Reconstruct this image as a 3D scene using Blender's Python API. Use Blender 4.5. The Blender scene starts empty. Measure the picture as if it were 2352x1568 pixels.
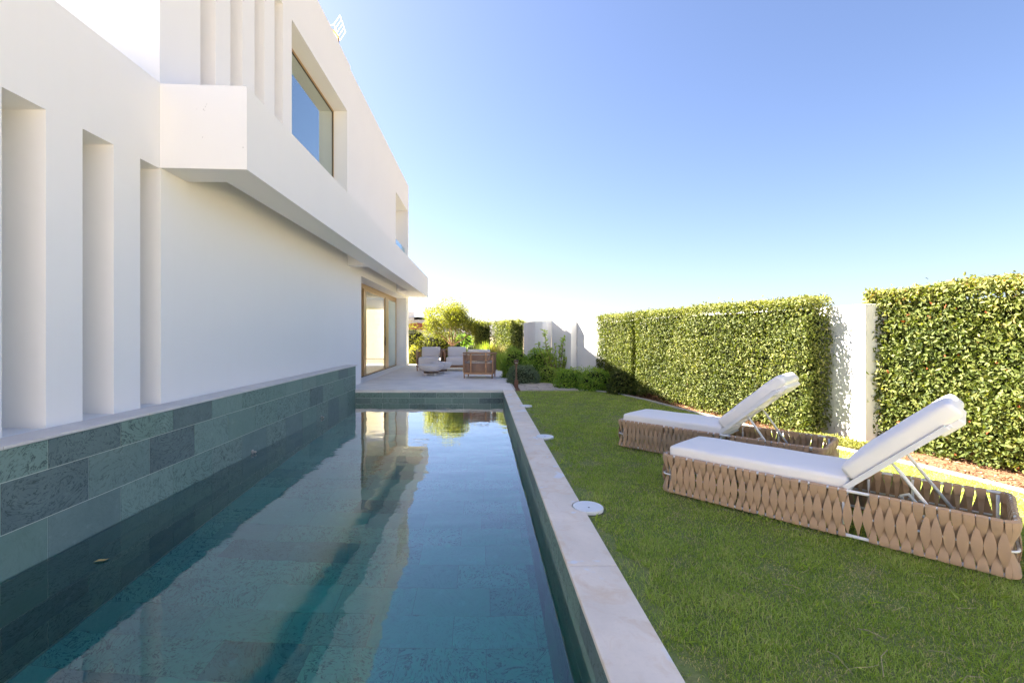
import bpy, bmesh, math, random
import numpy as np
from mathutils import Vector, Matrix

random.seed(7)
rng = np.random.default_rng(11)
R = math.radians
scene = bpy.context.scene
col = scene.collection

# ------------------------------------------------------------------ camera
EYE = 1.4
cam_data = bpy.data.cameras.new("camera")
cam = bpy.data.objects.new("camera", cam_data)
col.objects.link(cam)
cam.location = (0, 0, EYE)
cam.rotation_euler = (R(90), 0, 0)
cam_data.sensor_width = 36
cam_data.lens = 1050 / 2352 * 36
cam_data.shift_x = 67 / 2352
cam_data.shift_y = -13 / 2352
cam_data.clip_start = 0.05
cam_data.clip_end = 3000
scene.camera = cam

# ------------------------------------------------------------------ world + sun
SUN_TO = Vector((-0.88, 0.50, 1.0)).normalized()      # towards the sun
elev = math.asin(SUN_TO.z)
world = bpy.data.worlds.new("World")
scene.world = world
world.use_nodes = True
wn = world.node_tree
wn.nodes.clear()
w_out = wn.nodes.new("ShaderNodeOutputWorld")
w_bg = wn.nodes.new("ShaderNodeBackground")
w_sky = wn.nodes.new("ShaderNodeTexSky")
w_sky.sky_type = 'NISHITA'
w_sky.sun_disc = False
w_sky.sun_elevation = elev
w_sky.sun_rotation = math.atan2(SUN_TO.x, SUN_TO.y)
w_sky.altitude = 0
w_sky.air_density = 1.0
w_sky.dust_density = 1.2
w_sky.ozone_density = 3.5
w_bg.inputs['Strength'].default_value = 0.050
w_tint = wn.nodes.new("ShaderNodeMix"); w_tint.data_type = 'RGBA'; w_tint.blend_type = 'MULTIPLY'
w_tint.inputs[0].default_value = 1.0; w_tint.inputs[7].default_value = (0.60, 0.555, 0.595, 1)      # white balance of the whole sky
wn.links.new(w_sky.outputs[0], w_tint.inputs[6])
wn.links.new(w_tint.outputs[2], w_bg.inputs[0])
wn.links.new(w_bg.outputs[0], w_out.inputs[0])

sun_data = bpy.data.lights.new("sun", 'SUN')
sun_data.energy = 5.0
sun_data.angle = R(0.5)
sun_data.color = (1.0, 0.92, 0.80)
sun = bpy.data.objects.new("sun", sun_data)
sun.rotation_euler = (-SUN_TO).to_track_quat('-Z', 'Y').to_euler()
sun.location = (-20, 12, 25)
col.objects.link(sun)

scene.view_settings.view_transform = 'Standard'
scene.view_settings.look = 'None'
scene.view_settings.gamma = 1
scene.view_settings.exposure = 3.18
scene.view_settings.use_curve_mapping = False
scene.render.engine = 'CYCLES'
scene.cycles.use_denoising = True
scene.cycles.max_bounces = 10
scene.cycles.diffuse_bounces = 5
scene.cycles.glossy_bounces = 5
scene.cycles.transmission_bounces = 8
scene.cycles.transparent_max_bounces = 12
scene.cycles.sample_clamp_indirect = 6
scene.cycles.blur_glossy = 0.5

# ------------------------------------------------------------------ tagging helpers
def tag(o, label=None, cat=None, group=None, kind=None):
    if label: o['label'] = label
    if cat: o['category'] = cat
    if group: o['group'] = group
    if kind: o['kind'] = kind
    return o

def empty(name, loc=(0, 0, 0), rz=0, label=None, cat=None, group=None, kind=None):
    o = bpy.data.objects.new(name, None)
    o.empty_display_size = 0.2
    col.objects.link(o)
    o.location = loc
    o.rotation_euler = (0, 0, rz)
    return tag(o, label, cat, group, kind)

class MB:
    def __init__(s):
        s.v = []; s.f = []
    def add(s, vs, fs):
        n = len(s.v)
        s.v.extend([tuple(p) for p in vs])
        s.f.extend([tuple(i + n for i in f) for f in fs])
        return s
    def box(s, x0, y0, z0, x1, y1, z1):
        v = [(x0, y0, z0), (x1, y0, z0), (x1, y1, z0), (x0, y1, z0), (x0, y0, z1), (x1, y0, z1), (x1, y1, z1), (x0, y1, z1)]
        return s.add(v, [(0, 3, 2, 1), (4, 5, 6, 7), (0, 1, 5, 4), (1, 2, 6, 5), (2, 3, 7, 6), (3, 0, 4, 7)])
    def obox(s, o, a, b, c):
        o, a, b, c = Vector(o), Vector(a), Vector(b), Vector(c)
        v = [o, o + a, o + a + b, o + b, o + c, o + a + c, o + a + b + c, o + b + c]
        return s.add(v, [(0, 3, 2, 1), (4, 5, 6, 7), (0, 1, 5, 4), (1, 2, 6, 5), (2, 3, 7, 6), (3, 0, 4, 7)])
    def quad(s, a, b, c, d):
        return s.add([a, b, c, d], [(0, 1, 2, 3)])
    def prism(s, poly, z0, z1):
        n = len(poly)
        v = [(x, y, z0) for x, y in poly] + [(x, y, z1) for x, y in poly]
        f = [tuple(range(n - 1, -1, -1)), tuple(range(n, 2 * n))]
        f += [(i, (i + 1) % n, n + (i + 1) % n, n + i) for i in range(n)]
        return s.add(v, f)
    def tube(s, pts, r, n=8, closed=False, cap=True):
        pts = [Vector(p) for p in pts]
        m = len(pts)
        rs = r if hasattr(r, '__len__') else [r] * m
        rings = []
        up = Vector((0, 0, 1))
        prev = None
        for i, p in enumerate(pts):
            if closed:
                d = pts[(i + 1) % m] - pts[i - 1]
            else:
                d = pts[min(i + 1, m - 1)] - pts[max(i - 1, 0)]
            if d.length < 1e-9: d = Vector((0, 0, 1))
            d.normalize()
            ref = prev if prev is not None else (up if abs(d.z) < 0.9 else Vector((1, 0, 0)))
            a = (ref - d * ref.dot(d))
            if a.length < 1e-5: a = d.orthogonal()
            a.normalize()
            b = d.cross(a)
            prev = a
            rings.append([p + (a * math.cos(2 * math.pi * k / n) + b * math.sin(2 * math.pi * k / n)) * rs[i] for k in range(n)])
        v = [q for ring in rings for q in ring]
        f = []
        mm = m if closed else m - 1
        for i in range(mm):
            j = (i + 1) % m
            for k in range(n):
                f.append((i * n + k, i * n + (k + 1) % n, j * n + (k + 1) % n, j * n + k))
        if cap and not closed:
            f.append(tuple(range(n - 1, -1, -1)))
            f.append(tuple((m - 1) * n + k for k in range(n)))
        return s.add(v, f)
    def lathe(s, prof, c=(0, 0), n=24, sx=1, sy=1):
        v = []; f = []
        for (r, z) in prof:
            for k in range(n):
                a = 2 * math.pi * k / n
                v.append((c[0] + r * sx * math.cos(a), c[1] + r * sy * math.sin(a), z))
        for i in range(len(prof) - 1):
            for k in range(n):
                f.append((i * n + k, i * n + (k + 1) % n, (i + 1) * n + (k + 1) % n, (i + 1) * n + k))
        f.append(tuple(range(n - 1, -1, -1)))
        f.append(tuple((len(prof) - 1) * n + k for k in range(n)))
        return s.add(v, f)
    def mesh(s, name, mat, smooth=False):
        me = bpy.data.meshes.new(name)
        me.from_pydata(s.v, [], s.f)
        if mat: me.materials.append(mat)
        if smooth: me.polygons.foreach_set('use_smooth', [True] * len(me.polygons))
        me.update()
        return me
    def build(s, name, mat, parent=None, smooth=False, bevel=0, seg=2, sub=0, recalc=False):
        me = s.mesh(name, mat, smooth)
        if recalc:
            bm = bmesh.new(); bm.from_mesh(me); bmesh.ops.recalc_face_normals(bm, faces=bm.faces); bm.to_mesh(me); bm.free()
        o = bpy.data.objects.new(name, me)
        col.objects.link(o)
        if parent: o.parent = parent
        if bevel:
            m = o.modifiers.new("bevel", 'BEVEL'); m.width = bevel; m.segments = seg; m.limit_method = 'ANGLE'; m.angle_limit = R(40)
            if smooth: m.harden_normals = False
        if sub:
            m = o.modifiers.new("sub", 'SUBSURF'); m.levels = sub; m.render_levels = sub
        return o

def link(name, me, parent=None):
    o = bpy.data.objects.new(name, me)
    col.objects.link(o)
    if parent: o.parent = parent
    return o

def np_mesh(name, verts, faces_list, mat, colattr=None, smooth=False):
    """verts (N,3); faces_list: list of int arrays (M,k). colattr: per-vertex float (N,)"""
    me = bpy.data.meshes.new(name)
    me.vertices.add(len(verts))
    me.vertices.foreach_set('co', np.ascontiguousarray(verts, dtype=np.float32).ravel())
    loops = np.concatenate([f.ravel() for f in faces_list]).astype(np.int32)
    starts = []; pos = 0
    for f in faces_list:
        k = f.shape[1]
        starts.append(pos + np.arange(len(f)) * k)
        pos += f.size
    starts = np.concatenate(starts).astype(np.int32)
    me.loops.add(len(loops)); me.loops.foreach_set('vertex_index', loops)
    me.polygons.add(len(starts)); me.polygons.foreach_set('loop_start', starts)
    if colattr is not None:
        a = me.attributes.new('tint', 'FLOAT', 'POINT')
        a.data.foreach_set('value', np.ascontiguousarray(colattr, dtype=np.float32))
    me.materials.append(mat)
    me.update(calc_edges=True)
    me.validate()
    if smooth: me.polygons.foreach_set('use_smooth', [True] * len(me.polygons))
    return me

# ------------------------------------------------------------------ materials
class NT:
    def __init__(s, name):
        s.m = bpy.data.materials.new(name); s.m.use_nodes = True
        s.t = s.m.node_tree; s.t.nodes.clear()
        s.out = s.n('ShaderNodeOutputMaterial')
    def n(s, typ, **kw):
        x = s.t.nodes.new(typ)
        for k, v in kw.items():
            if k.startswith('i_'):
                key = k[2:].replace('_', ' ')
                x.inputs[key].default_value = v
            else: setattr(x, k, v)
        return x
    def l(s, a, b): s.t.links.new(a, b)
    def coord(s, which='Object', scale=None, rnd=False):
        tc = s.n('ShaderNodeTexCoord')
        o = tc.outputs[which]
        if rnd:
            oi = s.n('ShaderNodeObjectInfo')
            mu = s.n('ShaderNodeVectorMath', operation='MULTIPLY_ADD')
            cmb = s.n('ShaderNodeCombineXYZ')
            for k, f in (('X', 37.0), ('Y', 91.0), ('Z', 53.0)):
                mm = s.n('ShaderNodeMath', operation='MULTIPLY'); mm.inputs[1].default_value = f
                s.l(oi.outputs['Random'], mm.inputs[0]); s.l(mm.outputs[0], cmb.inputs[k])
            ad = s.n('ShaderNodeVectorMath', operation='ADD')
            s.l(o, ad.inputs[0]); s.l(cmb.outputs[0], ad.inputs[1]); o = ad.outputs[0]
        if scale:
            mp = s.n('ShaderNodeMapping'); mp.inputs['Scale'].default_value = scale
            s.l(o, mp.inputs[0]); o = mp.outputs[0]
        return o
    def noise(s, vec, scale, detail=4, rough=0.55, dist=0.0):
        x = s.n('ShaderNodeTexNoise')
        x.inputs['Scale'].default_value = scale; x.inputs['Detail'].default_value = detail
        x.inputs['Roughness'].default_value = rough; x.inputs['Distortion'].default_value = dist
        if vec is not None: s.l(vec, x.inputs['Vector'])
        return x.outputs['Fac']
    def ramp(s, fac, stops, interp='LINEAR'):
        x = s.n('ShaderNodeValToRGB'); cr = x.color_ramp; cr.interpolation = interp
        while len(cr.elements) < len(stops): cr.elements.new(0.5)
        for e, (p, c) in zip(cr.elements, stops):
            e.position = p; e.color = (c[0], c[1], c[2], 1) if hasattr(c, '__len__') else (c, c, c, 1)
        s.l(fac, x.inputs[0]); return x.outputs[0]
    def mix(s, fac, a, b, blend='MIX'):
        x = s.n('ShaderNodeMix', data_type='RGBA', blend_type=blend)
        for sock, val in ((x.inputs[0], fac), (x.inputs[6], a), (x.inputs[7], b)):
            if hasattr(val, 'is_linked') or hasattr(val, 'links'): s.l(val, sock)
            elif hasattr(val, '__len__'): sock.default_value = (val[0], val[1], val[2], 1)
            else: sock.default_value = val
        return x.outputs[2]
    def bump(s, h, strength, dist=0.01, normal=None):
        x = s.n('ShaderNodeBump'); x.inputs['Strength'].default_value = strength; x.inputs['Distance'].default_value = dist
        s.l(h, x.inputs['Height'])
        if normal is not None: s.l(normal, x.inputs['Normal'])
        return x.outputs[0]
    def bsdf(s, color, rough=0.6, spec=0.4, bump=None, metal=0, **kw):
        x = s.n('ShaderNodeBsdfPrincipled')
        if hasattr(color, 'links'): s.l(color, x.inputs['Base Color'])
        else: x.inputs['Base Color'].default_value = (*color, 1)
        if hasattr(rough, 'links'): s.l(rough, x.inputs['Roughness'])
        else: x.inputs['Roughness'].default_value = rough
        x.inputs['Specular IOR Level'].default_value = spec
        x.inputs['Metallic'].default_value = metal
        if bump is not None: s.l(bump, x.inputs['Normal'])
        for k, v in kw.items(): x.inputs[k.replace('_', ' ')].default_value = v
        s.l(x.outputs[0], s.out.inputs[0]); return x

def M_stucco(name, c, var=0.03):
    t = NT(name); v = t.coord('Object')
    big = t.noise(v, 0.9, 5, 0.6); fine = t.noise(v, 160, 3, 0.6); mid = t.noise(v, 9, 4)
    cc = t.mix(t.ramp(big, [(0.35, 0), (0.7, 1)]), [x * (1 - var) for x in c], c)
    streak = t.noise(t.coord('Object', (7, 7, 0.5)), 1.2, 4)
    cc = t.mix(t.ramp(streak, [(0.55, 0), (0.85, 0.16)]), cc, [c[0] * .93, c[1] * .91, c[2] * .87])
    b = t.bump(fine, 0.10, 0.002); b = t.bump(mid, 0.05, 0.004, b)
    t.bsdf(cc, 0.85, 0.15, b); return t.m

def M_plain(name, c, rough=0.5, spec=0.4, metal=0, var=0.08, scale=20, bumpk=0.05):
    t = NT(name); v = t.coord('Object', rnd=True); n = t.noise(v, scale, 4)
    cc = t.mix(n, [x * (1 - var) for x in c], [min(1, x * (1 + var)) for x in c])
    t.bsdf(cc, rough, spec, t.bump(n, bumpk, 0.002), metal); return t.m

def M_slate(name, gain=1.0):
    t = NT(name)
    v = t.coord('Object', rnd=True)
    oi = t.n('ShaderNodeObjectInfo')
    rnd = oi.outputs['Random']
    base = t.ramp(rnd, [(0.0, (.17, .24, .19)), (0.3, (.22, .30, .235)), (0.5, (.125, .155, .150)), (0.7, (.23, .31, .25)), (0.9, (.24, .29, .23)), (1.0, (.18, .25, .20))], 'LINEAR')
    cloud = t.noise(v, 3.5, 6, 0.65, 0.6)
    base = t.mix(t.ramp(cloud, [(0.3, 0.0), (0.7, 0.55)]), base, t.mix(0.5, base, (.30, .36, .30)))
    # swirling veins, strong on some slabs only
    vd = t.noise(v, 2.3, 5, 0.66, 3.2)
    mul = t.n('ShaderNodeMath', operation='MULTIPLY'); mul.inputs[1].default_value = 52.0; t.l(vd, mul.inputs[0])
    sn = t.n('ShaderNodeMath', operation='SINE'); t.l(mul.outputs[0], sn.inputs[0])
    vein = t.ramp(sn.outputs[0], [(0.0, 0.0), (0.45, 0.0), (0.9, 1.0)])
    brk = t.ramp(t.noise(v, 14, 4, 0.7), [(0.36, 0), (0.55, 1)])
    f2 = t.n('ShaderNodeMath', operation='FRACT'); m3 = t.n('ShaderNodeMath', operation='MULTIPLY'); m3.inputs[1].default_value = 7.3
    t.l(rnd, m3.inputs[0]); t.l(m3.outputs[0], f2.inputs[0])
    amt = t.ramp(f2.outputs[0], [(0.35, 0.15), (0.6, 0.8)])
    k = t.n('ShaderNodeMath', operation='MULTIPLY'); t.l(vein, k.inputs[0]); t.l(brk, k.inputs[1])
    k2 = t.n('ShaderNodeMath', operation='MULTIPLY'); t.l(k.outputs[0], k2.inputs[0]); t.l(amt, k2.inputs[1])
    c = t.mix(k2.outputs[0], base, (.045, .065, .062))
    lime = t.ramp(t.noise(t.coord('Object', (6, 6, 1.2), rnd=True), 1.5, 5, 0.6), [(0.60, 0), (0.78, 0.35)])
    c = t.mix(lime, c, (.42, .46, .40))
    c = t.mix(1.0, c, (.92, 1.0, 1.02), 'MULTIPLY')
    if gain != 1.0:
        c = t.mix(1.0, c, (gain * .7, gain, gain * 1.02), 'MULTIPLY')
    b = t.bump(t.noise(v, 30, 5, 0.7), 0.35, 0.004); b = t.bump(k2.outputs[0], -0.4, 0.003, b)
    t.bsdf(c, 0.55, 0.35, b); return t.m

def M_limestone(name, c=(.60, .52, .43), stains=True):
    t = NT(name); v = t.coord('Object')
    n1 = t.noise(v, 1.6, 6, 0.6, 0.4); n2 = t.noise(v, 45, 4, 0.7); n3 = t.noise(v, 5, 5, 0.65, 1.0)
    cc = t.mix(t.ramp(n1, [(0.3, 0), (0.7, 1)]), [x * 0.86 for x in c], [min(1, x * 1.06) for x in c])
    if stains:
        cc = t.mix(t.ramp(n3, [(0.50, 0), (0.70, 0.65)]), cc, (c[0] * .84, c[1] * .72, c[2] * .58))
        cc = t.mix(t.ramp(t.noise(v, 3.1, 3, 0.6, 0.3), [(0.60, 0), (0.64, 0.75)]), cc, (.86, .85, .86))
    cc = t.mix(t.ramp(n2, [(0.2, 0.10), (0.5, 0)]), cc, (.3, .24, .18))
    t.bsdf(cc, 0.6, 0.3, t.bump(n2, 0.12, 0.002)); return t.m

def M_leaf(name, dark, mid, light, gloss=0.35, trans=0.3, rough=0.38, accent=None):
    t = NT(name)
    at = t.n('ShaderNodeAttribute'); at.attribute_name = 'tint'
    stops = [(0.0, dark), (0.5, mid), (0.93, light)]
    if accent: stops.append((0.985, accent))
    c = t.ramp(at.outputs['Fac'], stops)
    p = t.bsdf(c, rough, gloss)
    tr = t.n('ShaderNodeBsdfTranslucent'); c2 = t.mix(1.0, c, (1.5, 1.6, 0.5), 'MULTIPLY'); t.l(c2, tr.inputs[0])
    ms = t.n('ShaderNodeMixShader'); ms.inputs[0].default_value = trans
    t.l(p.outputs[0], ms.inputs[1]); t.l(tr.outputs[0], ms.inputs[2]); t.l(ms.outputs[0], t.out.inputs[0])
    return t.m

def M_ground(name, a, b, scale=6, bumpk=0.6):
    t = NT(name); v = t.coord('Object')
    n = t.noise(v, scale, 8, 0.7); n2 = t.noise(v, scale * 9, 5, 0.7)
    c = t.mix(t.ramp(n, [(0.35, 0), (0.65, 1)]), a, b)
    c = t.mix(t.ramp(n2, [(0.35, 0.5), (0.6, 0)]), c, [x * .45 for x in a])
    t.bsdf(c, 0.95, 0.1, t.bump(n2, bumpk, 0.01)); return t.m

def M_cloth(name, c, weave=900, bumpk=0.1, var=0.04, rough=0.85):
    t = NT(name); v = t.coord('Object')
    w = t.noise(v, weave, 2); n = t.noise(v, 3.5, 4)
    cc = t.mix(n, [x * (1 - var) for x in c], [min(1, x * (1 + var)) for x in c])
    b = t.bump(w, bumpk, 0.001); b = t.bump(t.noise(v, 5, 4, 0.6), 0.35, 0.02, b)
    x = t.bsdf(cc, rough, 0.2, b); x.inputs['Sheen Weight'].default_value = 0.15; return t.m

def M_glass_mirror(name, tint=(.02, .025, .03), refl=0.55, see=0.0, col_r=(.85, .93, 1.0)):
    t = NT(name)
    g = t.n('ShaderNodeBsdfGlossy'); g.inputs['Color'].default_value = (*col_r, 1); g.inputs['Roughness'].default_value = 0.0
    d = t.n('ShaderNodeBsdfTransparent'); d.inputs['Color'].default_value = (*tint, 1)
    fr = t.n('ShaderNodeLayerWeight'); fr.inputs['Blend'].default_value = 0.35
    mr = t.n('ShaderNodeMapRange'); mr.inputs['To Min'].default_value = refl * 0.5; mr.inputs['To Max'].default_value = min(1, refl * 1.4)
    t.l(fr.outputs['Facing'], mr.inputs['Value'])
    ms = t.n('ShaderNodeMixShader'); t.l(mr.outputs[0], ms.inputs[0]); t.l(d.outputs[0], ms.inputs[1]); t.l(g.outputs[0], ms.inputs[2])
    t.l(ms.outputs[0], t.out.inputs[0]); return t.m

def M_water(name):
    t = NT(name)
    v = t.coord('Object', (0.35, 1.0, 1.0))
    a = t.noise(v, 4.5, 3, 0.5, 0.3); b_ = t.noise(v, 14, 2, 0.5, 0.2); c_ = t.noise(t.coord('Object'), 1.2, 2, 0.5)
    b = t.bump(c_, 0.25, 0.030); b = t.bump(a, 0.17, 0.012, b); b = t.bump(b_, 0.07, 0.004, b)
    rf = t.n('ShaderNodeBsdfRefraction'); rf.inputs['IOR'].default_value = 1.333; rf.inputs['Roughness'].default_value = 0.0; t.l(b, rf.inputs['Normal'])
    gl = t.n('ShaderNodeBsdfGlossy'); gl.inputs['Roughness'].default_value = 0.004; gl.inputs['Color'].default_value = (1, 1, 1, 1); t.l(b, gl.inputs['Normal'])
    fr = t.n('ShaderNodeFresnel'); fr.inputs['IOR'].default_value = 1.333; t.l(b, fr.inputs['Normal'])
    ge = t.n('ShaderNodeNewGeometry')
    mg = t.n('ShaderNodeMath', operation='MULTIPLY'); mg.inputs[1].default_value = 2.1; mg.use_clamp = True; t.l(fr.outputs[0], mg.inputs[0])
    sel = t.n('ShaderNodeMix'); t.l(ge.outputs['Backfacing'], sel.inputs[0]); t.l(mg.outputs[0], sel.inputs[2]); t.l(fr.outputs[0], sel.inputs[3])
    ms = t.n('ShaderNodeMixShader'); t.l(sel.outputs[0], ms.inputs[0]); t.l(rf.outputs[0], ms.inputs[1]); t.l(gl.outputs[0], ms.inputs[2])
    t.l(ms.outputs[0], t.out.inputs[0])
    va = t.n('ShaderNodeVolumeAbsorption'); va.inputs['Color'].default_value = (0.01, 0.89, 0.88, 1); va.inputs['Density'].default_value = 0.80
    t.l(va.outputs[0], t.out.inputs['Volume'])
    return t.m

m_white = M_stucco("white_render", (.86, .84, .81), .015)
m_white2 = M_stucco("garden_wall_render", (.80, .79, .775), 0.05)
m_slate = M_slate("green_slate")
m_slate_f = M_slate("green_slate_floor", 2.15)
m_grout = M_plain("pale_grout", (.60, .64, .56), 0.9, 0.1)
m_fgrout = M_plain("pool_floor_grout", (.22, .33, .31), 0.9, 0.1)
m_cope = M_limestone("coping_limestone", (.93, .80, .64))
m_ledge = M_limestone("ledge_limestone", (.78, .72, .66), False)
m_terr = M_limestone("terrace_porcelain", (.88, .81, .72), False)
m_near = M_limestone("bounce_terrace_stone", (.68, .56, .43), False)  # pale warm stone of the added terrace that bounces sunlight
m_soil = M_ground("lawn_soil", (.21, .28, .07), (.30, .29, .12), 5)
m_mulch = M_ground("red_mulch", (.17, .085, .05), (.26, .15, .085), 14, 0.9)
m_pave = M_ground("pale_stone_ground", (.50, .43, .35), (.60, .54, .46), 5, 0.4)
m_far = M_ground("dry_ground", (.16, .13, .08), (.22, .18, .11), 0.6, 0.3)
m_edge = M_plain("concrete_edging", (.50, .47, .42), 0.8, 0.2, var=.15)
m_bronze = M_plain("champagne_aluminium", (.48, .33, .17), 0.38, 0.5, 0.6, var=.05)
m_darkfr = M_plain("dark_gasket", (.03, .028, .025), 0.6)
m_pwhite = M_plain("white_powder_coat", (.80, .79, .78), 0.4, 0.4, var=.02)
m_strap = M_cloth("taupe_strap", (.47, .315, .20), 700, 0.06, 0.07, 0.62)
m_cush = M_cloth("white_canvas", (.89, .855, .80), 900, 0.08)
m_grey_c = M_cloth("pale_grey_fabric", (.82, .74, .67), 700, 0.1)
m_rope = M_plain("brown_rope", (.42, .25, .16), 0.8, 0.2, var=.25, scale=60, bumpk=.5)
m_teak = M_plain("teak_wood", (.46, .25, .13), 0.6, 0.3, var=.25, scale=14)
m_concr = M_plain("pale_cast_stone", (.78, .72, .67), 0.6, 0.3, var=.06, scale=9)
m_corten = M_plain("weathered_bronze", (.15, .095, .06), 0.6, 0.4, 0.3, var=.3)
m_rust = M_plain("red_oxide", (.20, .10, .07), 0.75, 0.2, var=.3)
m_lid = M_plain("white_plastic", (.78, .78, .76), 0.35, 0.5, var=.03)
m_screw = M_plain("lid_screw", (.12, .10, .08), 0.5)
m_metal = M_plain("galvanised_steel", (.55, .52, .48), 0.4, 0.5, 0.7, var=.1)
m_brass = M_plain("ochre_fittings", (.58, .38, .14), 0.5, 0.4, 0.2, var=.2)
m_frost = M_plain("frosted_glass_panel", (.42, .50, .48), 0.18, 0.6, var=.03)
m_blind = M_cloth("cream_blind", (.78, .74, .66), 500, 0.05)
m_floor_in = M_plain("interior_floor", (.50, .46, .40), 0.4, 0.4)
m_win = M_glass_mirror("sky_reflecting_glass", (.30, .34, .33), 0.62, col_r=(.88, .97, .92))
m_door = M_glass_mirror("door_glass", (.95, .96, .95), 0.09)
_b = NT("blind_fabric"); _d = _b.n("ShaderNodeBsdfDiffuse"); _d.inputs[0].default_value = (.80, .76, .68, 1); _tr = _b.n("ShaderNodeBsdfTranslucent"); _tr.inputs[0].default_value = (.85, .80, .70, 1)
_ms = _b.n("ShaderNodeMixShader"); _ms.inputs[0].default_value = .6; _b.l(_d.outputs[0], _ms.inputs[1]); _b.l(_tr.outputs[0], _ms.inputs[2]); _b.l(_ms.outputs[0], _b.out.inputs[0]); m_blindf = _b.m
m_rail = M_glass_mirror("balustrade_glass", (.70, .85, .90), 0.35)
m_water = M_water("pool_water")
m_bark = M_plain("brown_bark", (.22, .13, .085), 0.9, 0.1, var=.35, scale=25, bumpk=.8)
m_pinkbark = M_plain("pinkish_bark", (.36, .22, .15), 0.85, 0.1, var=.3, scale=18, bumpk=.6)
m_core = M_ground("dark_hedge_core", (.020, .026, .010), (.040, .040, .018), 12)  # near-black fill, shade of the leaf hollows put into its colour
L_hedge = M_leaf("hedge_leaf", (.038, .058, .012), (.120, .145, .032), (.30, .29, .095), .2, .24, .55, accent=(.32, .08, .03))
L_hedge2 = M_leaf("privet_leaf", (.040, .060, .012), (.125, .148, .034), (.31, .30, .10), .2, .26, .55)
L_tree = M_leaf("tree_leaf", (.10, .12, .022), (.19, .195, .035), (.31, .29, .065), .2, .42, .55)
L_bush = M_leaf("bush_leaf", (.09, .17, .022), (.22, .35, .05), (.44, .52, .13), .25, .4, .5)
L_box = M_leaf("box_leaf", (.08, .17, .018), (.22, .36, .04), (.44, .50, .09), .3, .35, .45)
L_lav = M_leaf("grey_leaf", (.08, .12, .065), (.18, .24, .15), (.34, .40, .28), .2, .2, .7)
L_grass = M_leaf("grass_blade", (.17, .24, .036), (.335, .43, .080), (.54, .58, .22), .15, .45, .6, accent=(.58, .47, .28))
L_gold = M_leaf("dry_reed", (.16, .13, .04), (.30, .26, .08), (.48, .42, .18), .2, .4, .6)

# ------------------------------------------------------------------ setting: ground
PX0, PX1 = -3.30, 0.529          # pool inner faces
PY0, PY1 = -1.0, 11.85
WATER_Z = -0.285
FLOOR_Z = -1.83
LAWN_Z = -0.03
b = MB()
def grect(x0, y0, x1, y1, z=-0.09): b.quad((x0, y0, z), (x1, y0, z), (x1, y1, z), (x0, y1, z))
grect(-300, -120, 300, PY0 - .25); grect(-300, PY1 + .2, 300, 600)
grect(-300, PY0 - .25, -3.7, PY1 + .2); grect(0.7, PY0 - .25, 300, PY1 + .2)
tag(b.build("ground", m_far), kind='structure')

# lawn border curve (X as a function of Y)
bord = [(-1.5, 6.35), (0, 6.1), (2.6, 5.45), (4.14, 4.92), (4.97, 4.77), (5.79, 4.49), (7.0, 4.2), (8.1, 4.0), (8.9, 3.82), (10.07, 3.62), (10.9, 3.38), (11.5, 3.15), (11.85, 2.85)]
by = [p[0] for p in bord]; bx = [p[1] for p in bord]
def border_x(y): return np.interp(y, by, bx)
LX0 = 0.825
poly = [(LX0, PY0 - .5), (7, PY0 - .5)] + [(x, y) for y, x in bord] + [(LX0, 11.85)]
b = MB(); b.prism(poly, -0.08, LAWN_Z)
tag(b.build("lawn_soil", m_soil, recalc=True), kind='structure')

b = MB()
pts = [Vector((x + .02, y, 0)) for y, x in bord]
for i in range(len(pts) - 1):
    a, c = pts[i], pts[i + 1]
    d = (c - a).normalized(); n = Vector((d.y, -d.x, 0))
    ln = (c - a).length
    b.obox(a - Vector((0, 0, .08)), d * (ln + .004), n * .045, Vector((0, 0, .075)))
tag(b.build("lawn_edging", m_edge, bevel=.004), "thin pale concrete edging strip curving between the lawn and the mulch bed", "edging")

# mulch bed
poly = [(x + .03, y) for y, x in bord] + [(2.9, 14.6), (8.2, 14.6), (8.2, -1.5)]
b = MB(); b.prism(poly[::-1], -0.085, -0.035)
tag(b.build("mulch_bed", m_mulch, recalc=True), kind='structure')
# pale stone patch behind the lawn and soil round it
b = MB(); b.prism([(0.99, 11.86), (2.80, 11.86), (2.55, 12.7), (2.0, 13.7), (1.55, 14.0), (0.99, 13.9)], -0.085, -0.02)
tag(b.build("stone_patch", m_pave, recalc=True), kind='structure')
b = MB(); b.prism([(0.84, 11.9), (0.99, 11.86), (0.99, 13.9), (1.55, 14.0), (2.0, 13.7), (2.55, 12.7), (2.80, 11.86), (2.9, 11.9), (3.0, 14.6), (3.0, 19), (-0.5, 21.5), (-0.5, 19.6), (.84, 19.0)], -0.088, -0.045)
tag(b.build("planting_bed", m_mulch, recalc=True), kind='structure')

# pale flat stones in the patch
patch = empty("crazy_paving", (0, 0, 0), label="low uneven pale flagstones between the grey bush and the far lawn edge", cat="paving")
random.seed(21)
cells = []
yy = 11.92
while yy < 13.6:
    h = random.uniform(.26, .4); xx = 1.05 + random.uniform(0, .15)
    xmax = np.interp(yy + h, [11.9, 12.7, 13.7, 14], [2.72, 2.48, 1.95, 1.5])
    while xx < xmax - .1:
        w = random.uniform(.25, .48); cells.append((xx, yy, min(xx + w, xmax), yy + h)); xx += w
    yy += h
for (x0, y0, x1, y1) in cells:
    g = .012; j = lambda: random.uniform(-.022, .022)
    s = MB(); s.prism([(x0 + g + j(), y0 + g + j()), (x1 - g + j(), y0 + g + j()), (x1 - g + j(), y1 - g + j()), (x0 + g + j(), y1 - g + j())], -.03, random.uniform(-.012, .004))
    s.build("flagstone", m_pave, patch, bevel=.004, seg=1)

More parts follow.
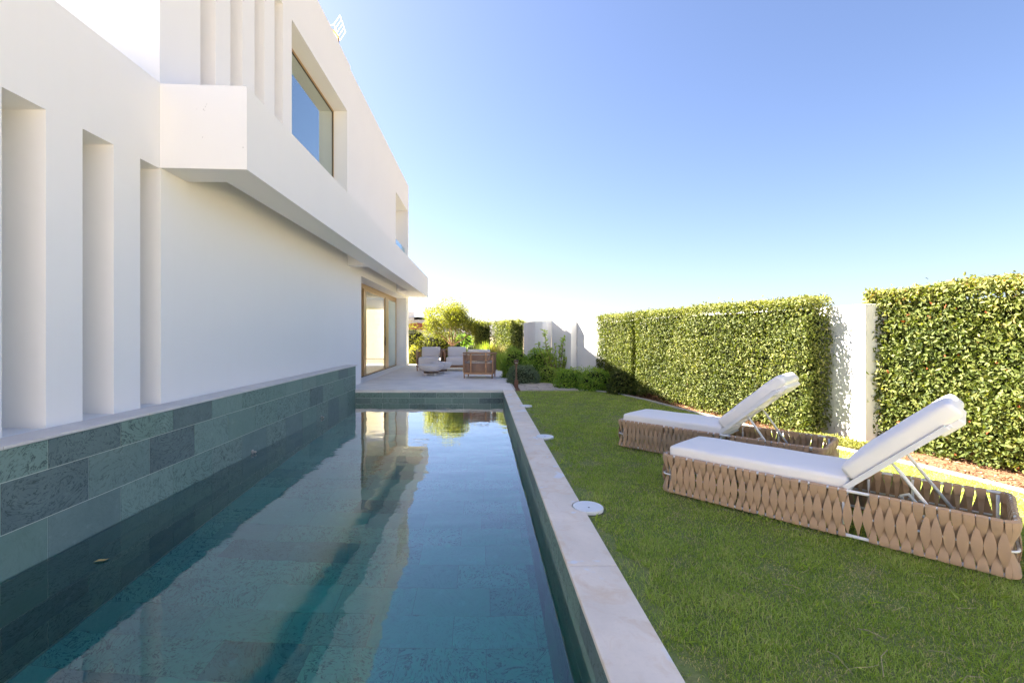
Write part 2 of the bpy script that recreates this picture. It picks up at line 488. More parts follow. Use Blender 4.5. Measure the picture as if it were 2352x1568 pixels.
# ------------------------------------------------------------------ pool shell and tiles
random.seed(5)
def tile_mesh(w, h, mat, t=.004):
    m = MB(); m.box(-w / 2, -h / 2, 0, w / 2, h / 2, t)
    me = m.mesh("tile", mat)
    return me
_tc = {}
def add_tile(parent, cx, cy, cz, w, h, rot, mat=None):
    mat = mat or m_slate
    key = (round(w, 3), round(h, 3), mat.name)
    if w < .02 or h < .02: return
    if key not in _tc: _tc[key] = tile_mesh(key[0], key[1], mat)
    o = link("tile", _tc[key], parent)
    o.location = (cx, cy, cz); o.rotation_euler = rot
    return o
TL, TH, J = .70, .36, .006
courses = [(.389, .616), (.029, .389), (-.331, .029), (-.691, -.331), (-1.051, -.691), (-1.411, -1.051), (-1.80, -1.411)]
offs = [.67, .33, .67, .33, .67, .33, .67]
T = .004
def jit(): return random.uniform(-.0008, .0012)
# left wall
b = MB(); b.box(-3.62, PY0 - .1, -1.95, PX0 - T, PY1 + .05, .610)
wl = tag(b.build("pool_wall", m_grout), kind='structure')
for (z0, z1), of in zip(courses, offs):
    y = PY0 - TL + (of - (PY0 - TL)) % TL - TL
    while y < PY1:
        y0, y1 = max(y, PY0), min(y + TL, PY1)
        if y1 - y0 > .03:
            add_tile(wl, PX0 - T + jit(), (y0 + y1) / 2, (z0 + z1) / 2, y1 - y0 - J, z1 - z0 - J, (R(90), 0, R(90)))
        y += TL
# right wall
b = MB(); b.box(PX1 + T, PY0 - .1, -1.95, PX1 + .20, PY1 + .05, -0.034)
wr = tag(b.build("pool_wall", m_grout), kind='structure')
rc = [(-.21, -.034), (-.57, -.21), (-.93, -.57), (-1.29, -.93), (-1.80, -1.29)]
for i, (z0, z1) in enumerate(rc):
    y = PY0 - (.35 if i % 2 else 0)
    while y < PY1:
        y0, y1 = max(y, PY0), min(y + TL, PY1)
        if y1 - y0 > .03:
            add_tile(wr, PX1 + T + jit(), (y0 + y1) / 2, (z0 + z1) / 2, y1 - y0 - J, z1 - z0 - J, (R(90), 0, R(-90)))
        y += TL
# end wall (towards the terrace) and near end wall
for (yw, sgn, nm) in ((PY1, 1, 'far'), (PY0, -1, 'near')):
    b = MB(); ya, yb = (yw + T, yw + .15) if sgn > 0 else (yw - .15, yw - T)
    b.box(PX0, ya, -1.95, PX1, yb, -0.036)
    we = tag(b.build("pool_wall", m_grout), kind='structure')
    for i, (z0, z1) in enumerate(rc):
        x = PX0 - (.30 if i % 2 else 0)
        while x < PX1:
            x0, x1 = max(x, PX0), min(x + TL, PX1)
            if x1 - x0 > .03:
                add_tile(we, (x0 + x1) / 2, yw + sgn * T + jit(), (z0 + z1) / 2, x1 - x0 - J, z1 - z0 - J, (R(90), 0, 0 if sgn > 0 else R(180)))
            x += TL
# floor
b = MB(); b.box(PX0 - .2, PY0 - .1, -1.98, PX1 + .2, PY1 + .1, FLOOR_Z - T)
pf = tag(b.build("pool_floor", m_fgrout), kind='structure')
y = PY0; i = 0
while y < PY1:
    x = PX0 - (0.35 if i % 2 else random.uniform(0, .12)) - .1
    while x < PX1:
        x0, x1 = max(x, PX0), min(x + TL, PX1); y0, y1 = y, min(y + TH, PY1)
        if x1 - x0 > .03 and y1 - y0 > .03:
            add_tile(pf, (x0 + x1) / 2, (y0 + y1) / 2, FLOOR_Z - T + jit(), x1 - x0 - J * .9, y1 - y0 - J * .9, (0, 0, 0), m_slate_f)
        x += TL
    y += TH; i += 1

# water body
b = MB(); b.box(PX0 - .006, PY0 - .006, FLOOR_Z - .006, PX1 + .006, PY1 + .006, WATER_Z)
tag(b.build("pool_water", m_water), kind='structure')

# limestone ledge on top of the tiled wall, in slabs
lg = empty("wall_ledge", (0, 0, 0), label="narrow pale limestone ledge along the foot of the white facade above green tiles", cat="ledge")
y = PY0
while y < 12.0:
    y1 = min(y + 1.38, 12.02)
    b = MB(); b.box(-3.588, y + .0015, .6165, -3.292, y1 - .0015, .641); b.build("slab", m_ledge, lg, bevel=.004)
    y = y1

# pool coping on the lawn side with round notches for the lids
lids = [(.865, 3.76), (.865, 6.386), (.865, 9.19), (.865, 1.05)]
RN = .132
cop = empty("pool_coping", (0, 0, 0), label="pale beige limestone coping running along the lawn side of the pool", cat="coping")
CX0, CX1 = .517, .821
cuts = [PY0 - .2, .14, 2.79, 5.44, 8.1, 10.6, 11.83]
for a, c in zip(cuts[:-1], cuts[1:]):
    a2, c2 = a + .0035, c - .0035
    pl = [(CX0, a2), (CX1, a2)]
    for (lx, ly) in sorted(lids, key=lambda p: p[1]):
        if a < ly < c:
            dx = lx - CX1
            th0 = math.acos(max(-1, min(1, -dx / RN)))   # angle where circle crosses x=CX1
            for k in range(15):
                th = -th0 + (-2 * math.pi + 2 * th0) * k / 14
                pl.append((lx + RN * math.cos(th), ly + RN * math.sin(th)))
    pl += [(CX1, c2), (CX0, c2)]
    b = MB(); b.prism(pl, -.030, 0.0); b.build("slab", m_cope, cop, bevel=.005, seg=2, recalc=True)
b = MB(); b.box(PX1 + .20, PY0 - .3, -.30, .78, PY1, -.032)
b.build("bedding", m_grout, cop)

where = {3.76: "round white skimmer lid in the coping, the large one nearest the front lounger",
         6.386: "round white skimmer lid in the coping, middle one beside the rear lounger's foot end",
         9.19: "small far round white skimmer lid in the coping, nearest the terrace",
         1.05: "round white skimmer lid in the coping close to the near pool end"}
for (lx, ly) in lids:
    if ly < 2: continue
    t = empty("skimmer_lid", (lx, ly, -.032), label=where[ly], cat="lid", group="skimmer lids in the pool coping")
    b = MB(); b.lathe([(.121, -.03), (.124, .022), (.124, .030), (.119, .0335), (0.03, .0335)], n=40); b.build("cover", m_lid, t, smooth=False, bevel=.002)
    b = MB(); b.lathe([(.008, .030), (.008, .0355), (.004, .036)], n=10); o = b.build("screw", m_screw, t); o.location = (.0, -.03, 0)
    b = MB(); b.lathe([(.130, -.02), (.130, .006), (.126, .006)], n=40); b.build("rim", m_screw, t)

# unseen pale surround behind camera, added to bounce warm sunlight
b = MB(); b.box(-3.58, -9, -.08, 9, PY0 - .5, 0.0); b.box(-3.58, PY0 - .5, -.08, .81, PY0 - .02, 0.0)
tag(b.build("bounce_terrace", m_near), kind='structure')
b = MB(); b.box(-6, -9.4, -.08, 10, -9.1, 3.2)
tag(b.build("bounce_wall", m_white2), "unseen white wall added behind the near pool end to bounce sunlight", "wall")  # out of view, added as a sunlit reflector
# far terrace slab
b = MB(); b.prism([(-3.585, 11.83), (.81, 11.83), (.80, 18.8), (-1.2, 20.4), (-1.2, 22.6), (-3.585, 22.6)], -.07, .0)
ter = tag(b.build("terrace", m_terr, recalc=True, bevel=.003), kind='structure')
b = MB(); b.box(.815, 12.0, -.2, .86, 19, -.003)
tag(b.build("terrace_edge_strip", m_edge), kind='structure')

# pool nozzles on the left wall
for (yy, lab) in ((6.54, "small steel water nozzle on the green tiled wall at the waterline, nearer one"), (9.34, "small steel water nozzle on the green tiled wall at the waterline, farther one")):
    t = empty("pool_nozzle", (PX0, yy, WATER_Z + .03), label=lab, cat="nozzle", group="nozzles along the tiled wall")
    b = MB(); b.tube([(-.01, 0, 0), (.012, 0, 0)], .03, 14); b.build("flange", m_metal, t)
    b = MB(); b.tube([(.012, 0, 0), (.045, 0, -.004), (.055, 0, -.012)], .016, 12); b.build("spout", m_metal, t, smooth=True)
# floating leaf
b = MB(); b.add([(0, 0, 0), (.03, .02, .006), (.075, .012, .002), (.10, -.004, .008), (.07, -.026, .004), (.028, -.02, .007)], [(0, 1, 5), (1, 2, 4, 5), (2, 3, 4)])
o = b.build("fallen_leaf", m_brass); o.location = (-2.9, 3.40, WATER_Z + .004); o.rotation_euler = (0, 0, .5)
tag(o, "curled yellow brown leaf floating on the pool near the tiled wall", "leaf")

# ------------------------------------------------------------------ house
FX = -3.59
house = empty("house", (FX, 12, 0), label="white cubic two storey villa along the left side of the pool", cat="house")
def hb(name, m, mat, parent=None, **kw):
    o = m.build(name, mat, parent or house, **kw)
    if (parent or house) is house: o.location = (-FX, -12, 0)
    return o
def facade(X, yr, zr, ops):
    """wall face on plane X (facing +X) with recessed openings (y0,y1,z0,z1,depth,backed)"""
    ys = sorted(set([yr[0], yr[1]] + [v for o in ops for v in o[:2]])); zs = sorted(set([zr[0], zr[1]] + [v for o in ops for v in o[2:4]]))
    ys = [v for v in ys if yr[0] <= v <= yr[1]]; zs = [v for v in zs if zr[0] <= v <= zr[1]]
    m = MB()
    for i in range(len(ys) - 1):
        for j in range(len(zs) - 1):
            cy, cz = (ys[i] + ys[i + 1]) / 2, (zs[j] + zs[j + 1]) / 2
            if any(o[0] < cy < o[1] and o[2] < cz < o[3] for o in ops): continue
            m.quad((X, ys[i], zs[j]), (X, ys[i + 1], zs[j]), (X, ys[i + 1], zs[j + 1]), (X, ys[i], zs[j + 1]))
    for (y0, y1, z0, z1, d, backed) in ops:
        Xb = X - d
        m.quad((X, y1, z0), (Xb, y1, z0), (Xb, y1, z1), (X, y1, z1))
        m.quad((Xb, y0, z0), (X, y0, z0), (X, y0, z1), (Xb, y0, z1))
        m.quad((X, y0, z1), (X, y1, z1), (Xb, y1, z1), (Xb, y0, z1))
        m.quad((Xb, y0, z0), (Xb, y1, z0), (X, y1, z0), (X, y0, z0))
        if backed: m.quad((Xb, y0, z0), (Xb, y1, z0), (Xb, y1, z1), (Xb, y0, z1))
    return m
SLOTZ0, SLOTZ1 = .6415, 3.256
YS = 5.08
YE = 22.1
ROOF = 8.62
ops = []
for y0 in (.65, 1.34, 2.03, 2.72, 3.41, 4.10, 4.79):
    ops.append((y0, min(y0 + .345, 5.095), SLOTZ0, SLOTZ1, .42, True))
lowfront = facade(FX, (-2.5, YS + .015), (-.08, 4.21), ops)
# top of the low part (flat roof) and its outer side
lowfront.quad((-12, -2.5, 4.21), (FX, -2.5, 4.21), (FX, YS, 4.21), (-12, YS, 4.21))
lowfront.quad((-12, -2.5, -.08), (FX, -2.5, -.08), (FX, -2.5, 4.21), (-12, -2.5, 4.21))
hb("wall", lowfront, m_white)
# main two storey facade
ops2 = []
for y0 in (5.81, 6.50, 7.19, 7.88):
    ops2.append((y0, y0 + .33, 4.0, 7.36, .36, True))
WIN = (8.59, 12.1, 4.05, 7.34)
ops2.append((*WIN, .40, False))
LOG = (18.85, 21.85, 4.05, 7.34)
ops2.append((*LOG, .9, True))
DOOR = (13.5, 21.5, .003, 3.165)
ops2.append((*DOOR, .47, False))
mainf = facade(FX, (YS + .015, YE), (-.08, ROOF), ops2)
mainf.quad((-12, YS, 4.21), (FX, YS, 4.21), (FX, YS, ROOF), (-12, YS, ROOF))      # front of the upper block
mainf.quad((FX, YS, 4.21), (FX, YS + .015, 4.21), (FX, YS + .015, ROOF), (FX, YS, ROOF))
# far end with the room's window opening
e0, e1, ez = -7.2, -4.72, 3.12
mainf.quad((FX, YE, -.08), (e1, YE, -.08), (e1, YE, ROOF), (FX, YE, ROOF))
mainf.quad((e1, YE, ez), (e0, YE, ez), (e0, YE, ROOF), (e1, YE, ROOF))
mainf.quad((e0, YE, -.08), (-12, YE, -.08), (-12, YE, ROOF), (e0, YE, ROOF))
mainf.quad((e1, YE, 0), (e1, YE - .3, 0), (e1, YE - .3, ez), (e1, YE, ez))
hb("wall", mainf, m_white)
# back of the house and flat roof with low parapet (one step down past Y=12.4)
m = MB(); m.box(-12, YS + .01, -.05, -11.7, YE - .01, ROOF - .01); hb("back_wall", m, m_white)
m = MB(); m.box(-11.99, YS + .01, ROOF - .35, FX - .012, YE - .012, ROOF - .2); m.box(-11.95, YS, 8.621, FX, 12.4, 8.70)
hb("roof", m, m_white)
# balcony parapet: long L of solid render round a raised soffit
PXO, PXI = -2.65, -3.11
m = MB()
m.prism([(FX + .002, YS), (PXO, YS + .055), (PXO, 22.12), (FX + .002, 22.12)], 3.98, 4.20)
m.prism([(PXI, YS + .47), (PXI, 22.12), (PXO, 22.12), (PXO, YS + .055), (FX + .002, YS), (FX + .002, YS + .47)], 3.265, 3.981)
m.box(FX + .003, 12.1, 3.266, PXI + .001, 12.4, 3.975)
m.box(FX + .003, 19.0, 3.266, PXI + .001, 22.115, 3.975)
o = hb("balcony_parapet", m, m_white, recalc=True)
# small pits on the parapet end
m = MB()
for (px, py, r) in ((472, 246, .006), (468, 252, .007), (475, 240, .005), (453, 252, .004), (466, 316, .006), (556, 337, .008), (470, 255, .004)):
    yy = YS + .03; x = (px - 1109) / 1050 * yy; z = EYE + (771 - py) / 1050 * yy
    yy = YS + .055 * (x - FX) / (PXO - FX) - .001
    r *= .6
    m.add([(x + r * math.cos(a), yy, z + r * .9 * math.sin(a)) for a in [k * math.pi / 4 for k in range(8)]] + [(x + r * .6 * math.cos(a), yy - .004, z + r * .6 * math.sin(a)) for a in [k * math.pi / 4 for k in range(8)]], [tuple(range(8, 16))] + [(k, (k + 1) % 8, 8 + (k + 1) % 8, 8 + k) for k in range(8)])
tag(hb("stain_spots", m, m_screw), kind="stuff")
# upper window
wt = hb("window", MB().box(FX - .405, WIN[0], 3.9, FX - .36, WIN[1], 4.05), m_white)
def framed(parent, X, y0, y1, z0, z1, w, mat, glass, off=.02, d=.05):
    m = MB(); m.box(X - d, y0, z0, X, y0 + w, z1); m.box(X - d, y1 - w, z0, X, y1, z1)
    m.box(X - d, y0 + w, z1 - w, X, y1 - w, z1); m.box(X - d, y0 + w, z0, X, y1 - w, z0 + w)
    m.build("frame", mat, parent, bevel=.004)
    g = MB(); g.box(X - off - .008, y0 + w, z0 + w, X - off, y1 - w, z1 - w); g.build("pane", glass, parent)
framed(wt, FX - .352, WIN[0], WIN[1], WIN[2], WIN[3], .05, m_bronze, m_win)
g = MB(); s_ = .05
g.box(FX - .40, WIN[0] + .05, WIN[3] - .075, FX - .365, WIN[1] - .05, WIN[3] - .05); g.box(FX - .40, WIN[1] - .075, WIN[2], FX - .365, WIN[1] - .05, WIN[3] - .075)
g.build("gasket", m_darkfr, wt)
# dim room behind the upper window
m = MB(); m.box(-7.5, 8.4, 4.0, FX - .42, 12.3, 7.6)
m.f = [f for f in m.f[:] if f != (1, 2, 6, 5)]
hb("room_shell", m, m_blind)
# loggia: glass balustrade, wall lamp
lg2 = hb("balustrade", MB().box(FX - .17, LOG[0] + .01, 4.05, FX - .13, LOG[1] - .01, 4.10), m_pwhite)
MB().box(FX - .155, LOG[0] + .01, 4.10, FX - .143, LOG[1] - .01, 5.56).build("pane", m_rail, lg2)
m = MB(); m.lathe([(.05, 6.86), (.06, 6.9), (.06, 7.05), (.045, 7.09)], (FX - .84, 19.4), 12); hb("wall_lamp", m, m_corten)
# ground floor room: walls, floor, ceiling, blind
RX = FX - .47
m = MB()
m.quad((-9, 13.0, .001), (RX, 13.0, .001), (RX, 21.85, .001), (-9, 21.85, .001))
hb("interior_floor", m, m_floor_in)
m = MB()
m.quad((-9, 13.0, 3.14), (-9, 21.8, 3.14), (RX - .02, 21.8, 3.14), (RX - .02, 13.0, 3.14))
m.quad((-9, 13.0, 0), (-9, 21.8, 0), (-9, 21.8, 3.14), (-9, 13, 3.14))
m.quad((-9, 13.0, 0), (RX, 13.0, 0), (RX, 13.0, 3.14), (-9, 13, 3.14))
m.quad((e1, 21.8, 0), (RX, 21.8, 0), (RX, 21.8, 3.14), (e1, 21.8, 3.14)); m.quad((-9, 21.8, 0), (e0, 21.8, 0), (e0, 21.8, 3.14), (-9, 21.8, 3.14))
hb("interior_wall", m, m_blind)
m = MB(); m.box(e0 + .02, 21.86, .30, e1 - .02, 21.875, 3.12); hb("blind", m, m_blindf)
m = MB(); m.tube([(e0 + .02, 21.868, .30), (e1 - .02, 21.868, .30)], .018, 8); hb("blind_rail", m, m_pwhite)
# sliding doors at X = RX
dr = hb("sliding_door", MB().box(RX - .10, DOOR[0], DOOR[3] - .16, RX, DOOR[1], DOOR[3] - .002), m_bronze, bevel=.004)
MB().box(RX - .10, DOOR[0], .0045, RX, DOOR[1], .02).build("track", m_darkfr, dr)
def leaf(y0, y1, X, w0, w1, glass):
    m = MB(); zt = DOOR[3] - .16
    m.box(X - .045, y0, .02, X, y0 + w0, zt); m.box(X - .045, y1 - w1, .02, X, y1, zt)
    m.box(X - .045, y0 + w0, zt - .05, X, y1 - w1, zt); m.box(X - .045, y0 + w0, .02, X, y1 - w1, .06)
    fr = m.build("door_leaf", m_bronze, dr, bevel=.003)
    MB().box(X - .028, y0 + w0, .06, X - .018, y1 - w1, zt - .05).build("pane", glass, fr)
    return fr
leaf(13.52, 15.75, RX - .052, .05, .22, m_door)
l2 = leaf(15.62, 19.05, RX - .002, .34, .10, m_door)
MB().box(RX - .0, 18.97, 1.0, RX + .03, 19.0, 1.35).build("handle", m_darkfr, l2)
leaf(19.1, 21.48, RX - .004, .62, .07, m_frost)
MB().box(RX - .05, 19.055, .02, RX + .002, 19.095, DOOR[3] - .16).build("gasket", m_darkfr, dr)
# round white chair indoors
t = empty("tub_chair", (-4.95, 17.6, 0), label="white rounded chair inside the room behind the sliding glass door", cat="chair")
m = MB()
prof = []
n = 20
vs = []; fs = []
for i in range(7):
    z = .12 + i * .155
    for k in range(n + 1):
        a = R(-110) + R(220) * k / n
        r = .36 + .06 * math.sin(i / 6 * math.pi)
        zz = z * (0.55 + .45 * math.cos(a / 2) ** 2) + .03
        vs.append((r * math.cos(a), r * math.sin(a), zz))
for i in range(6):
    for k in range(n): fs.append((i * (n + 1) + k, i * (n + 1) + k + 1, (i + 1) * (n + 1) + k + 1, (i + 1) * (n + 1) + k))
m.add(vs, fs); o = m.build("shell", m_pwhite, t, smooth=True)
md = o.modifiers.new("s", 'SOLIDIFY'); md.thickness = .03
MB().lathe([(.3, .38), (.34, .42), (.34, .46), (.28, .48)]).build("seat", m_cush, t, smooth=True)
for (sx, sy) in ((1, 1), (1, -1), (-1, 1), (-1, -1)):
    MB().tube([(sx * .2, sy * .2, .38), (sx * .27, sy * .27, 0.001)], .014, 8).build("leg", m_teak, t)

# roof antenna
an = empty("roof_antenna", (-3.85, 12.2, 8.45), label="white grid television antenna on a short mast above the roof edge", cat="antenna")
MB().tube([(0, 0, 0), (0, 0, .9)], .02, 8).build("mast", m_corten, an)
m = MB()
P = lambda x, z, y=0: (x, y, z)
gx = [(-.22, 1.10), (-.16, 1.42), (.04, 1.52)]
# tilted panel: two side rails and bars
a0 = Vector((.20, -.05, 1.02)); a1 = Vector((.06, -.05, 1.46)); c0 = Vector((-.02, .18, .94)); c1 = Vector((-.18, .18, 1.38))
for (p, q) in ((a0, a1), (c0, c1)): m.tube([p, q], .011, 6)
for k in range(5):
    f = k / 4; p = a0.lerp(a1, f); q = c0.lerp(c1, f); m.tube([p, q], .008, 6)
d0 = c0 + Vector((-.16, .02, .02)); d1 = c1 + Vector((-.12, .02, -.02))
m.tube([d0, d1], .011, 6)
for k in range(4):
    f = k / 3; m.tube([c0.lerp(c1, f), d0.lerp(d1, f)], .008, 6)
m.build("reflector", m_pwhite, an)
m = MB(); m.tube([(0, 0, .88), (-.08, -.05, 1.0), (-.22, -.12, 1.10), (-.36, -.2, 1.2)], .028, 8)
m.build("boom", m_brass, an)
m = MB()
for k in range(4):
    f = k / 3; c = Vector((0, 0, .92)).lerp(Vector((-.36, -.2, 1.2)), f)
    m.tube([c + Vector((-.05, .02, -.07)), c + Vector((.05, -.02, .07))], .008, 6)
m.build("element", m_brass, an)

# ------------------------------------------------------------------ garden walls
gw = empty("garden_wall", (5.04, 6.3, 0), label="white rendered garden wall panel between the two tall hedges, hedge shadow on it", cat="wall")
m = MB(); m.prism([(5.04, 6.02), (5.42, 6.02), (5.42, 8.3), (5.04, 8.3)], -.08, 1.82)
o = m.build("wall", m_white2, gw, recalc=True, bevel=.006); o.location = (-5.04, -6.3, 0)
gw2 = empty("garden_wall", (3.3, 13.1, 0), label="long white garden wall behind the left hedge with a projecting pillar", cat="wall")
m = MB(); m.prism([(5.2, 8.32), (5.43, 8.32), (4.6, 11.2), (3.5, 13.3), (2.5, 15.4), (2.28, 15.2), (3.3, 13.1), (4.35, 11.1)], -.08, 1.90)
o = m.build("wall", m_white2, gw2, recalc=True, bevel=.006); o.location = (-3.3, -13.1, 0)
w_d = Vector((.43, -.903, 0)); w_n = Vector((-.903, -.43, 0))
pb = Vector((2.74, 14.22, -.08)) - Vector((3.3, 13.1, 0))
m = MB(); m.obox(pb, w_d * .30, w_n * .22, Vector((0, 0, 1.93))); m.build("pillar", m_white2, gw2, recalc=True, bevel=.006)
gw3 = empty("curved_wall", (2.0, 15.2, 0), label="white wall with rounded corner standing beside the far lit hedge, in shade", cat="wall")
pl = [(2.27, 15.19), (2.12, 15.02), (1.95, 14.96), (1.72, 15.05), (1.60, 15.30), (1.56, 15.8), (1.52, 16.9), (1.75, 16.9), (1.80, 15.6), (2.0, 15.3), (2.2, 15.4)]
m = MB(); m.prism(pl, -.08, 1.86); o = m.build("wall", m_white2, gw3, recalc=True); o.location = (-2.0, -15.2, 0)
# wall behind the right hedge
gw4 = empty("garden_wall", (5.7, 5.9, 0), label="white garden wall almost hidden behind the tall right hedge", cat="wall")
m = MB(); m.prism([(5.79, 6.4), (6.0, 6.4), (6.9, 2.7), (6.7, 2.7)], -.08, 1.82); o = m.build("wall", m_white2, gw4, recalc=True); o.location = (-5.7, -5.9, 0)

# ------------------------------------------------------------------ foliage helpers
def leaves_mesh(name, P, N, size, mat, aspect=.45, tint=None, droop=.25, spread=.7, curl=.18):
    """P positions (n,3), N outward normals (n,3); each leaf: 6 verts"""
    n = len(P)
    size = np.broadcast_to(size, (n,)) * rng.uniform(.65, 1.3, n)
    nn = N + rng.normal(0, spread, (n, 3)); nn /= np.linalg.norm(nn, axis=1)[:, None] + 1e-9
    d = rng.normal(0, 1, (n, 3)); d[:, 2] -= droop; d += N * .35
    d -= nn * np.sum(d * nn, axis=1)[:, None]; d /= np.linalg.norm(d, axis=1)[:, None] + 1e-9
    s = np.cross(nn, d)
    L = size[:, None]; W = L * aspect
    c = curl * L
    v0 = P
    v1 = P + d * L * .35 + s * W * .5 + nn * c * .5
    v2 = P + d * L * .35 - s * W * .5 + nn * c * .5
    v3 = P + d * L * .7 + s * W * .38 + nn * c * .45
    v4 = P + d * L * .7 - s * W * .38 + nn * c * .45
    v5 = P + d * L - nn * c * .2
    m1 = P + d * L * .35; m2 = P + d * L * .72
    V = np.stack([v0, v1, v2, v3, v4, v5, m1, m2], axis=1).reshape(-1, 3)
    b0 = (np.arange(n) * 8)[:, None]
    tri = np.concatenate([b0 + np.array([[0, 6, 1]]), b0 + np.array([[0, 2, 6]]), b0 + np.array([[3, 7, 5]]), b0 + np.array([[7, 4, 5]])])
    quad = np.concatenate([b0 + np.array([[1, 6, 7, 3]]), b0 + np.array([[6, 2, 4, 7]])])
    if tint is None: tint = rng.uniform(0, 1, n)
    return np_mesh(name, V, [tri, quad], mat, np.repeat(tint, 8), smooth=True)

def lump(x, y, z, f=2.3):
    return (np.sin(x * f + 1.3) * np.cos(y * f * 1.1 + .4) + np.sin(z * f * 1.7 + x * 1.9 + .7) * .7 + np.sin(y * f * 2.3 + z * 2.9) * .5) / 2.2

def hedge(name, label, a, c, depth, z0, z1, dens, size, mat, group=None, side=1, taper=0.0, ends=(True, True), top_dens=1.0, stems=True, rag=.05, cat="hedge"):
    """front face runs a->c (seen side); depth goes away on `side` (right-hand normal * side)"""
    a = Vector((a[0], a[1], 0)); c = Vector((c[0], c[1], 0)); L = (c - a).length; d = (c - a) / L
    nrm = Vector((-d.y, d.x, 0)) * side            # pointing away from viewer
    root = empty(name, tuple(a), label=label, cat=cat, group=group)
    A = L * (z1 - z0)
    Ps = []; Ns = []
    def emit(n, o, u, lu, v, lv, nr):
        s = rng.uniform(0, 1, (n, 2)); base = np.array(o)[None] + s[:, :1] * lu * np.array(u)[None] + s[:, 1:] * lv * np.array(v)[None]
        k = lump(base[:, 0] + a.x, base[:, 1] + a.y, base[:, 2])
        off = rng.uniform(-.14, .02, n) + k * rag
        # a few sprigs that stick out
        off += (rng.uniform(0, 1, n) > .985) * rng.uniform(.03, .10, n)
        Ps.append(base + off[:, None] * np.array(nr)[None]); Ns.append(np.repeat(np.array(nr)[None], n, 0))
    up = (0, 0, 1)
    emit(int(A * dens), (0, 0, z0), d, L, up, z1 - z0, -nrm)
    emit(int(L * depth * dens * top_dens), (0, 0, z1), d, L, nrm, depth, (0, 0, 1))
    if ends[0]: emit(int(depth * (z1 - z0) * dens), (0, 0, z0), nrm, depth, up, z1 - z0, -d)
    if ends[1]: emit(int(depth * (z1 - z0) * dens), tuple(d * L + Vector((0, 0, z0))), nrm, depth, up, z1 - z0, d)
    P = np.concatenate(Ps); N = np.concatenate(Ns).astype(float)
    keep = P[:, 2] > z0 + .12 * (lump(P[:, 0] * 2.2 + a.x, P[:, 1] * 2.2, P[:, 2] * .1) + .3)
    hol = lump(P[:, 0] * 1.7 + a.x * 3, P[:, 1] * 1.7, P[:, 2] * 2.1, 4.3); keep &= ~((hol > .62) & (rng.uniform(0, 1, len(P)) < .75))
    P, N = P[keep], N[keep]
    k = lump(P[:, 0] + a.x, P[:, 1] + a.y, P[:, 2], 3.1)
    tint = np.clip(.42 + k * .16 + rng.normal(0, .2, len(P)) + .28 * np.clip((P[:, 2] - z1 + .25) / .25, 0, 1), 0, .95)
    tint[rng.uniform(0, 1, len(P)) > .994] = 1.0
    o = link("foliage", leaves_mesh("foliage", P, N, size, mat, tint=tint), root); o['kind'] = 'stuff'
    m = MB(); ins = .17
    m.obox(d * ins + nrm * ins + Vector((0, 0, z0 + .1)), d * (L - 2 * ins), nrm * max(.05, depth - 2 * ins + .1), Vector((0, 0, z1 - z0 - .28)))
    m.build("dark_core", m_core, root, recalc=True)  # solid dark box, stands in for the shaded hollows between leaves
    if stems:
        x = .2
        while x < L - .1:
            p = d * x + nrm * (depth * .5)
            pts = [p + Vector((0, 0, -.06)), p + Vector((random.uniform(-.05, .05), random.uniform(-.05, .05), .25)), p + Vector((random.uniform(-.1, .1), random.uniform(-.1, .1), .6))]
            MB().tube(pts, [.028, .022, .015], 6).build("trunk", m_bark, root, smooth=True)
            x += random.uniform(.35, .6)
    return root

GH = "clipped hedges along the garden walls"
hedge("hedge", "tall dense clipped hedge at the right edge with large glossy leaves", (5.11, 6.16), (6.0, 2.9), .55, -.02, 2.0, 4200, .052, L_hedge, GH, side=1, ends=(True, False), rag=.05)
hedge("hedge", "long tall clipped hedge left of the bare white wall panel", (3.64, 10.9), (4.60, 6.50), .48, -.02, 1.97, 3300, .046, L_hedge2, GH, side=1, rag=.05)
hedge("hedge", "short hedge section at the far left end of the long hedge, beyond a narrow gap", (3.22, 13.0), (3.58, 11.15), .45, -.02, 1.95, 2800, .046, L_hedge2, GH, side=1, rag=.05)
GF = "clipped hedges beyond the terrace"
hedge("far_hedge", "far clipped hedge with sunlit left face and dark shaded right end, beside the rounded wall", (.45, 22.3), (1.22, 19.25), .62, -.05, 2.06, 1000, .075, L_hedge2, GF, side=1, stems=False, rag=.04, ends=(False, True))
hedge("far_hedge", "narrow far hedge between the small tree and the other far hedge, mostly shaded end", (-.62, 25.3), (-.30, 22.4), .74, -.05, 2.05, 900, .075, L_hedge2, GF, side=1, stems=False, rag=.04, ends=(False, True))

